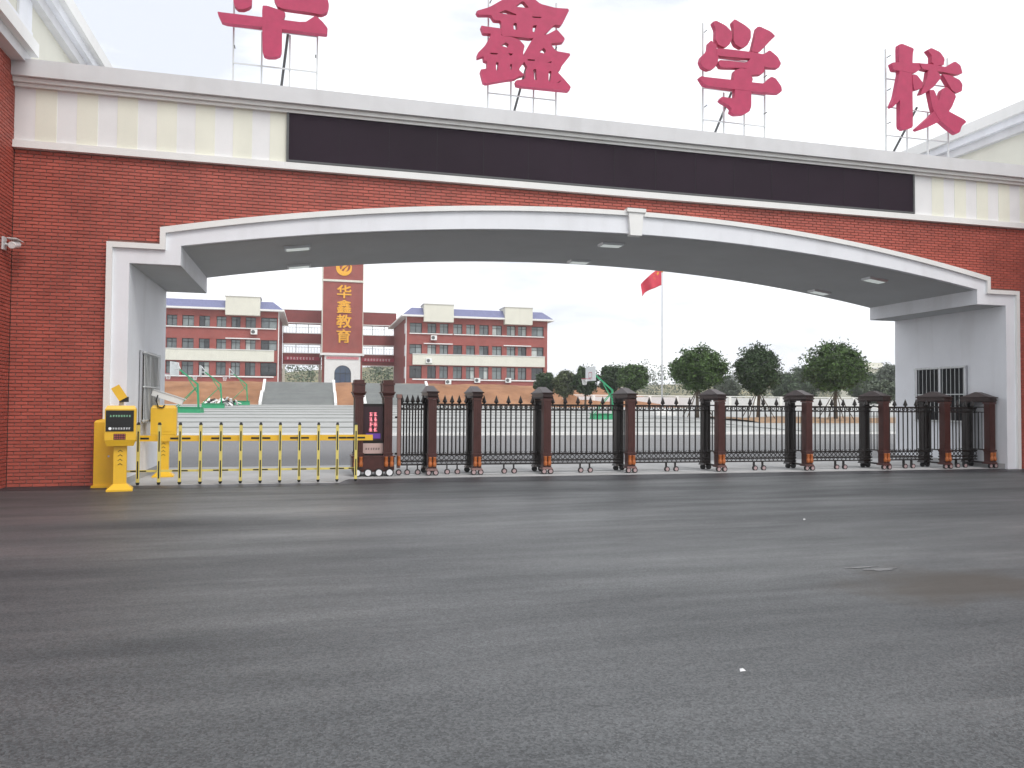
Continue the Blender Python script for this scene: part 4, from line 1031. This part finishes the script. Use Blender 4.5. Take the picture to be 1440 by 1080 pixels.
tree('pale grey-green shrubby tree in front of the far house', 1238, 552, 26, 18, 60, gz(60), 'grey', group='shrubby trees by the wall', stakes=False, seed=9, ncl=60, lsz=.10)
tree('narrow grey-green tree over the wall, beside the upright staked tree', 1102, 545, 17, 22, 100, 1.8, 'far', group='trees over the boundary wall', stakes=False, seed=10, ncl=60, lsz=.16)
# earth mound near the bank's end
mX = onY(800, 565, 90).x; mb = MB()
for j in range(7):
    for i in range(16):
        a = 6.283*i/16; r = (1-j/6)*2.6; mb.v.append((r*math.cos(a)*random.uniform(.9, 1.1), r*math.sin(a)*.7*random.uniform(.9, 1.1), 1.7*ss(0, 1, j/6)+random.uniform(-.06, .06)))
mb.f = [(j*16+i, j*16+(i+1) % 16, (j+1)*16+(i+1) % 16, (j+1)*16+i) for j in range(6) for i in range(16)]
tag(mb.build('soil_mound', M_DIRT, None, (mX, 89, 1.15), smooth=True), 'heap of orange soil at the end of the soil bank', 'mound')

# far woods, one mass
def woods(name, X0, X1, Y0, Y1, n, h0, h1, kind, label, seed, nl=70, ls=.42):
    rg = random.Random(seed); mb = MB()
    for k in range(n):
        X, Y = rg.uniform(X0, X1), rg.uniform(Y0, Y1); h = rg.uniform(h0, h1); w_ = h*rg.uniform(.28, .42); z0 = terrain(X, Y)
        for i in range(nl):
            u = rg.uniform(.08, 1); r = w_*math.sqrt(max(0, 1-((u-.45)/.58)**2))*rg.uniform(.3, 1); a = rg.uniform(0, 6.283)
            leaf(mb, (X+r*math.cos(a), Y+r*math.sin(a), z0+h*u), ls, rg)
    o = mb.build(name, LM[kind], fix=False); tag(o, label, 'woods', kind='stuff'); return o
woods('woods', 95, 330, 185, 260, 320, 6.5, 12, 'grey', 'grey-green far woodland beyond the pale wall', 41)
woods('woods', -40, 60, 190, 260, 110, 4, 7.5, 'far', 'green wooded slope seen under the open corridors', 42)

# ------------------------------------------------------------------ small things on the road
rg = random.Random(5)
def blob(name, px, py, a, b, z, m_):
    c = onZ(px, py); mb = MB(); n = 22; pts = []
    for i in range(n):
        t = 2*math.pi*i/n; r = 1+.25*math.sin(3*t+a)+.15*math.sin(5*t+b)+rg.uniform(-.06, .06); pts.append((a*r*math.cos(t), b*r*math.sin(t), 0))
    mb.add(pts, [tuple(range(n))]); return mb.build(name, m_, None, (c.x, c.y, z), fix=False)
M_WATER = mat('puddle_water', (.05, .05, .052), .22, var=.3, scale=9, spec=.5)
structure(blob('puddle', 1240, 801, .15, .05, .004, M_WATER)); structure(blob('puddle', 1212, 798, .16, .022, .004, M_WATER))
for px_, py_, lb in ((1044, 944, 'scrap of white paper lying on the open asphalt'), (1131, 731, 'tiny white scrap on the asphalt below the gate pillars')):
    c = onZ(px_, py_); mb = MB(); mb.add([(-.02, -.009, .003), (.012, -.017, .007), (.021, .010, .005), (-.009, .015, .011), (.003, .002, .017)], [(0, 1, 4), (1, 2, 4), (2, 3, 4), (3, 0, 4)])
    tag(mb.build('paper_scrap', M_COPING, None, (c.x, c.y, 0), fix=False), lb, 'litter')

# ------------------------------------------------------------------ haze over the whole place
hz = MB().box(-702, 802, -202, 1102, -1.6, 31.5).mesh('haze', bpy.data.materials.new('haze_air'))
hm = hz.materials[0]; hm.use_nodes = True; hn = hm.node_tree; hn.nodes.remove(hn.nodes['Principled BSDF'])
pv = hn.nodes.new('ShaderNodeVolumePrincipled'); pv.inputs['Color'].default_value = (.93, .95, .98, 1); pv.inputs['Density'].default_value = .0006
hn.links.new(pv.outputs['Volume'], hn.nodes['Material Output'].inputs['Volume'])
tag(link('haze', hz), 'thin pale haze hanging over the whole place', 'haze', kind='stuff')
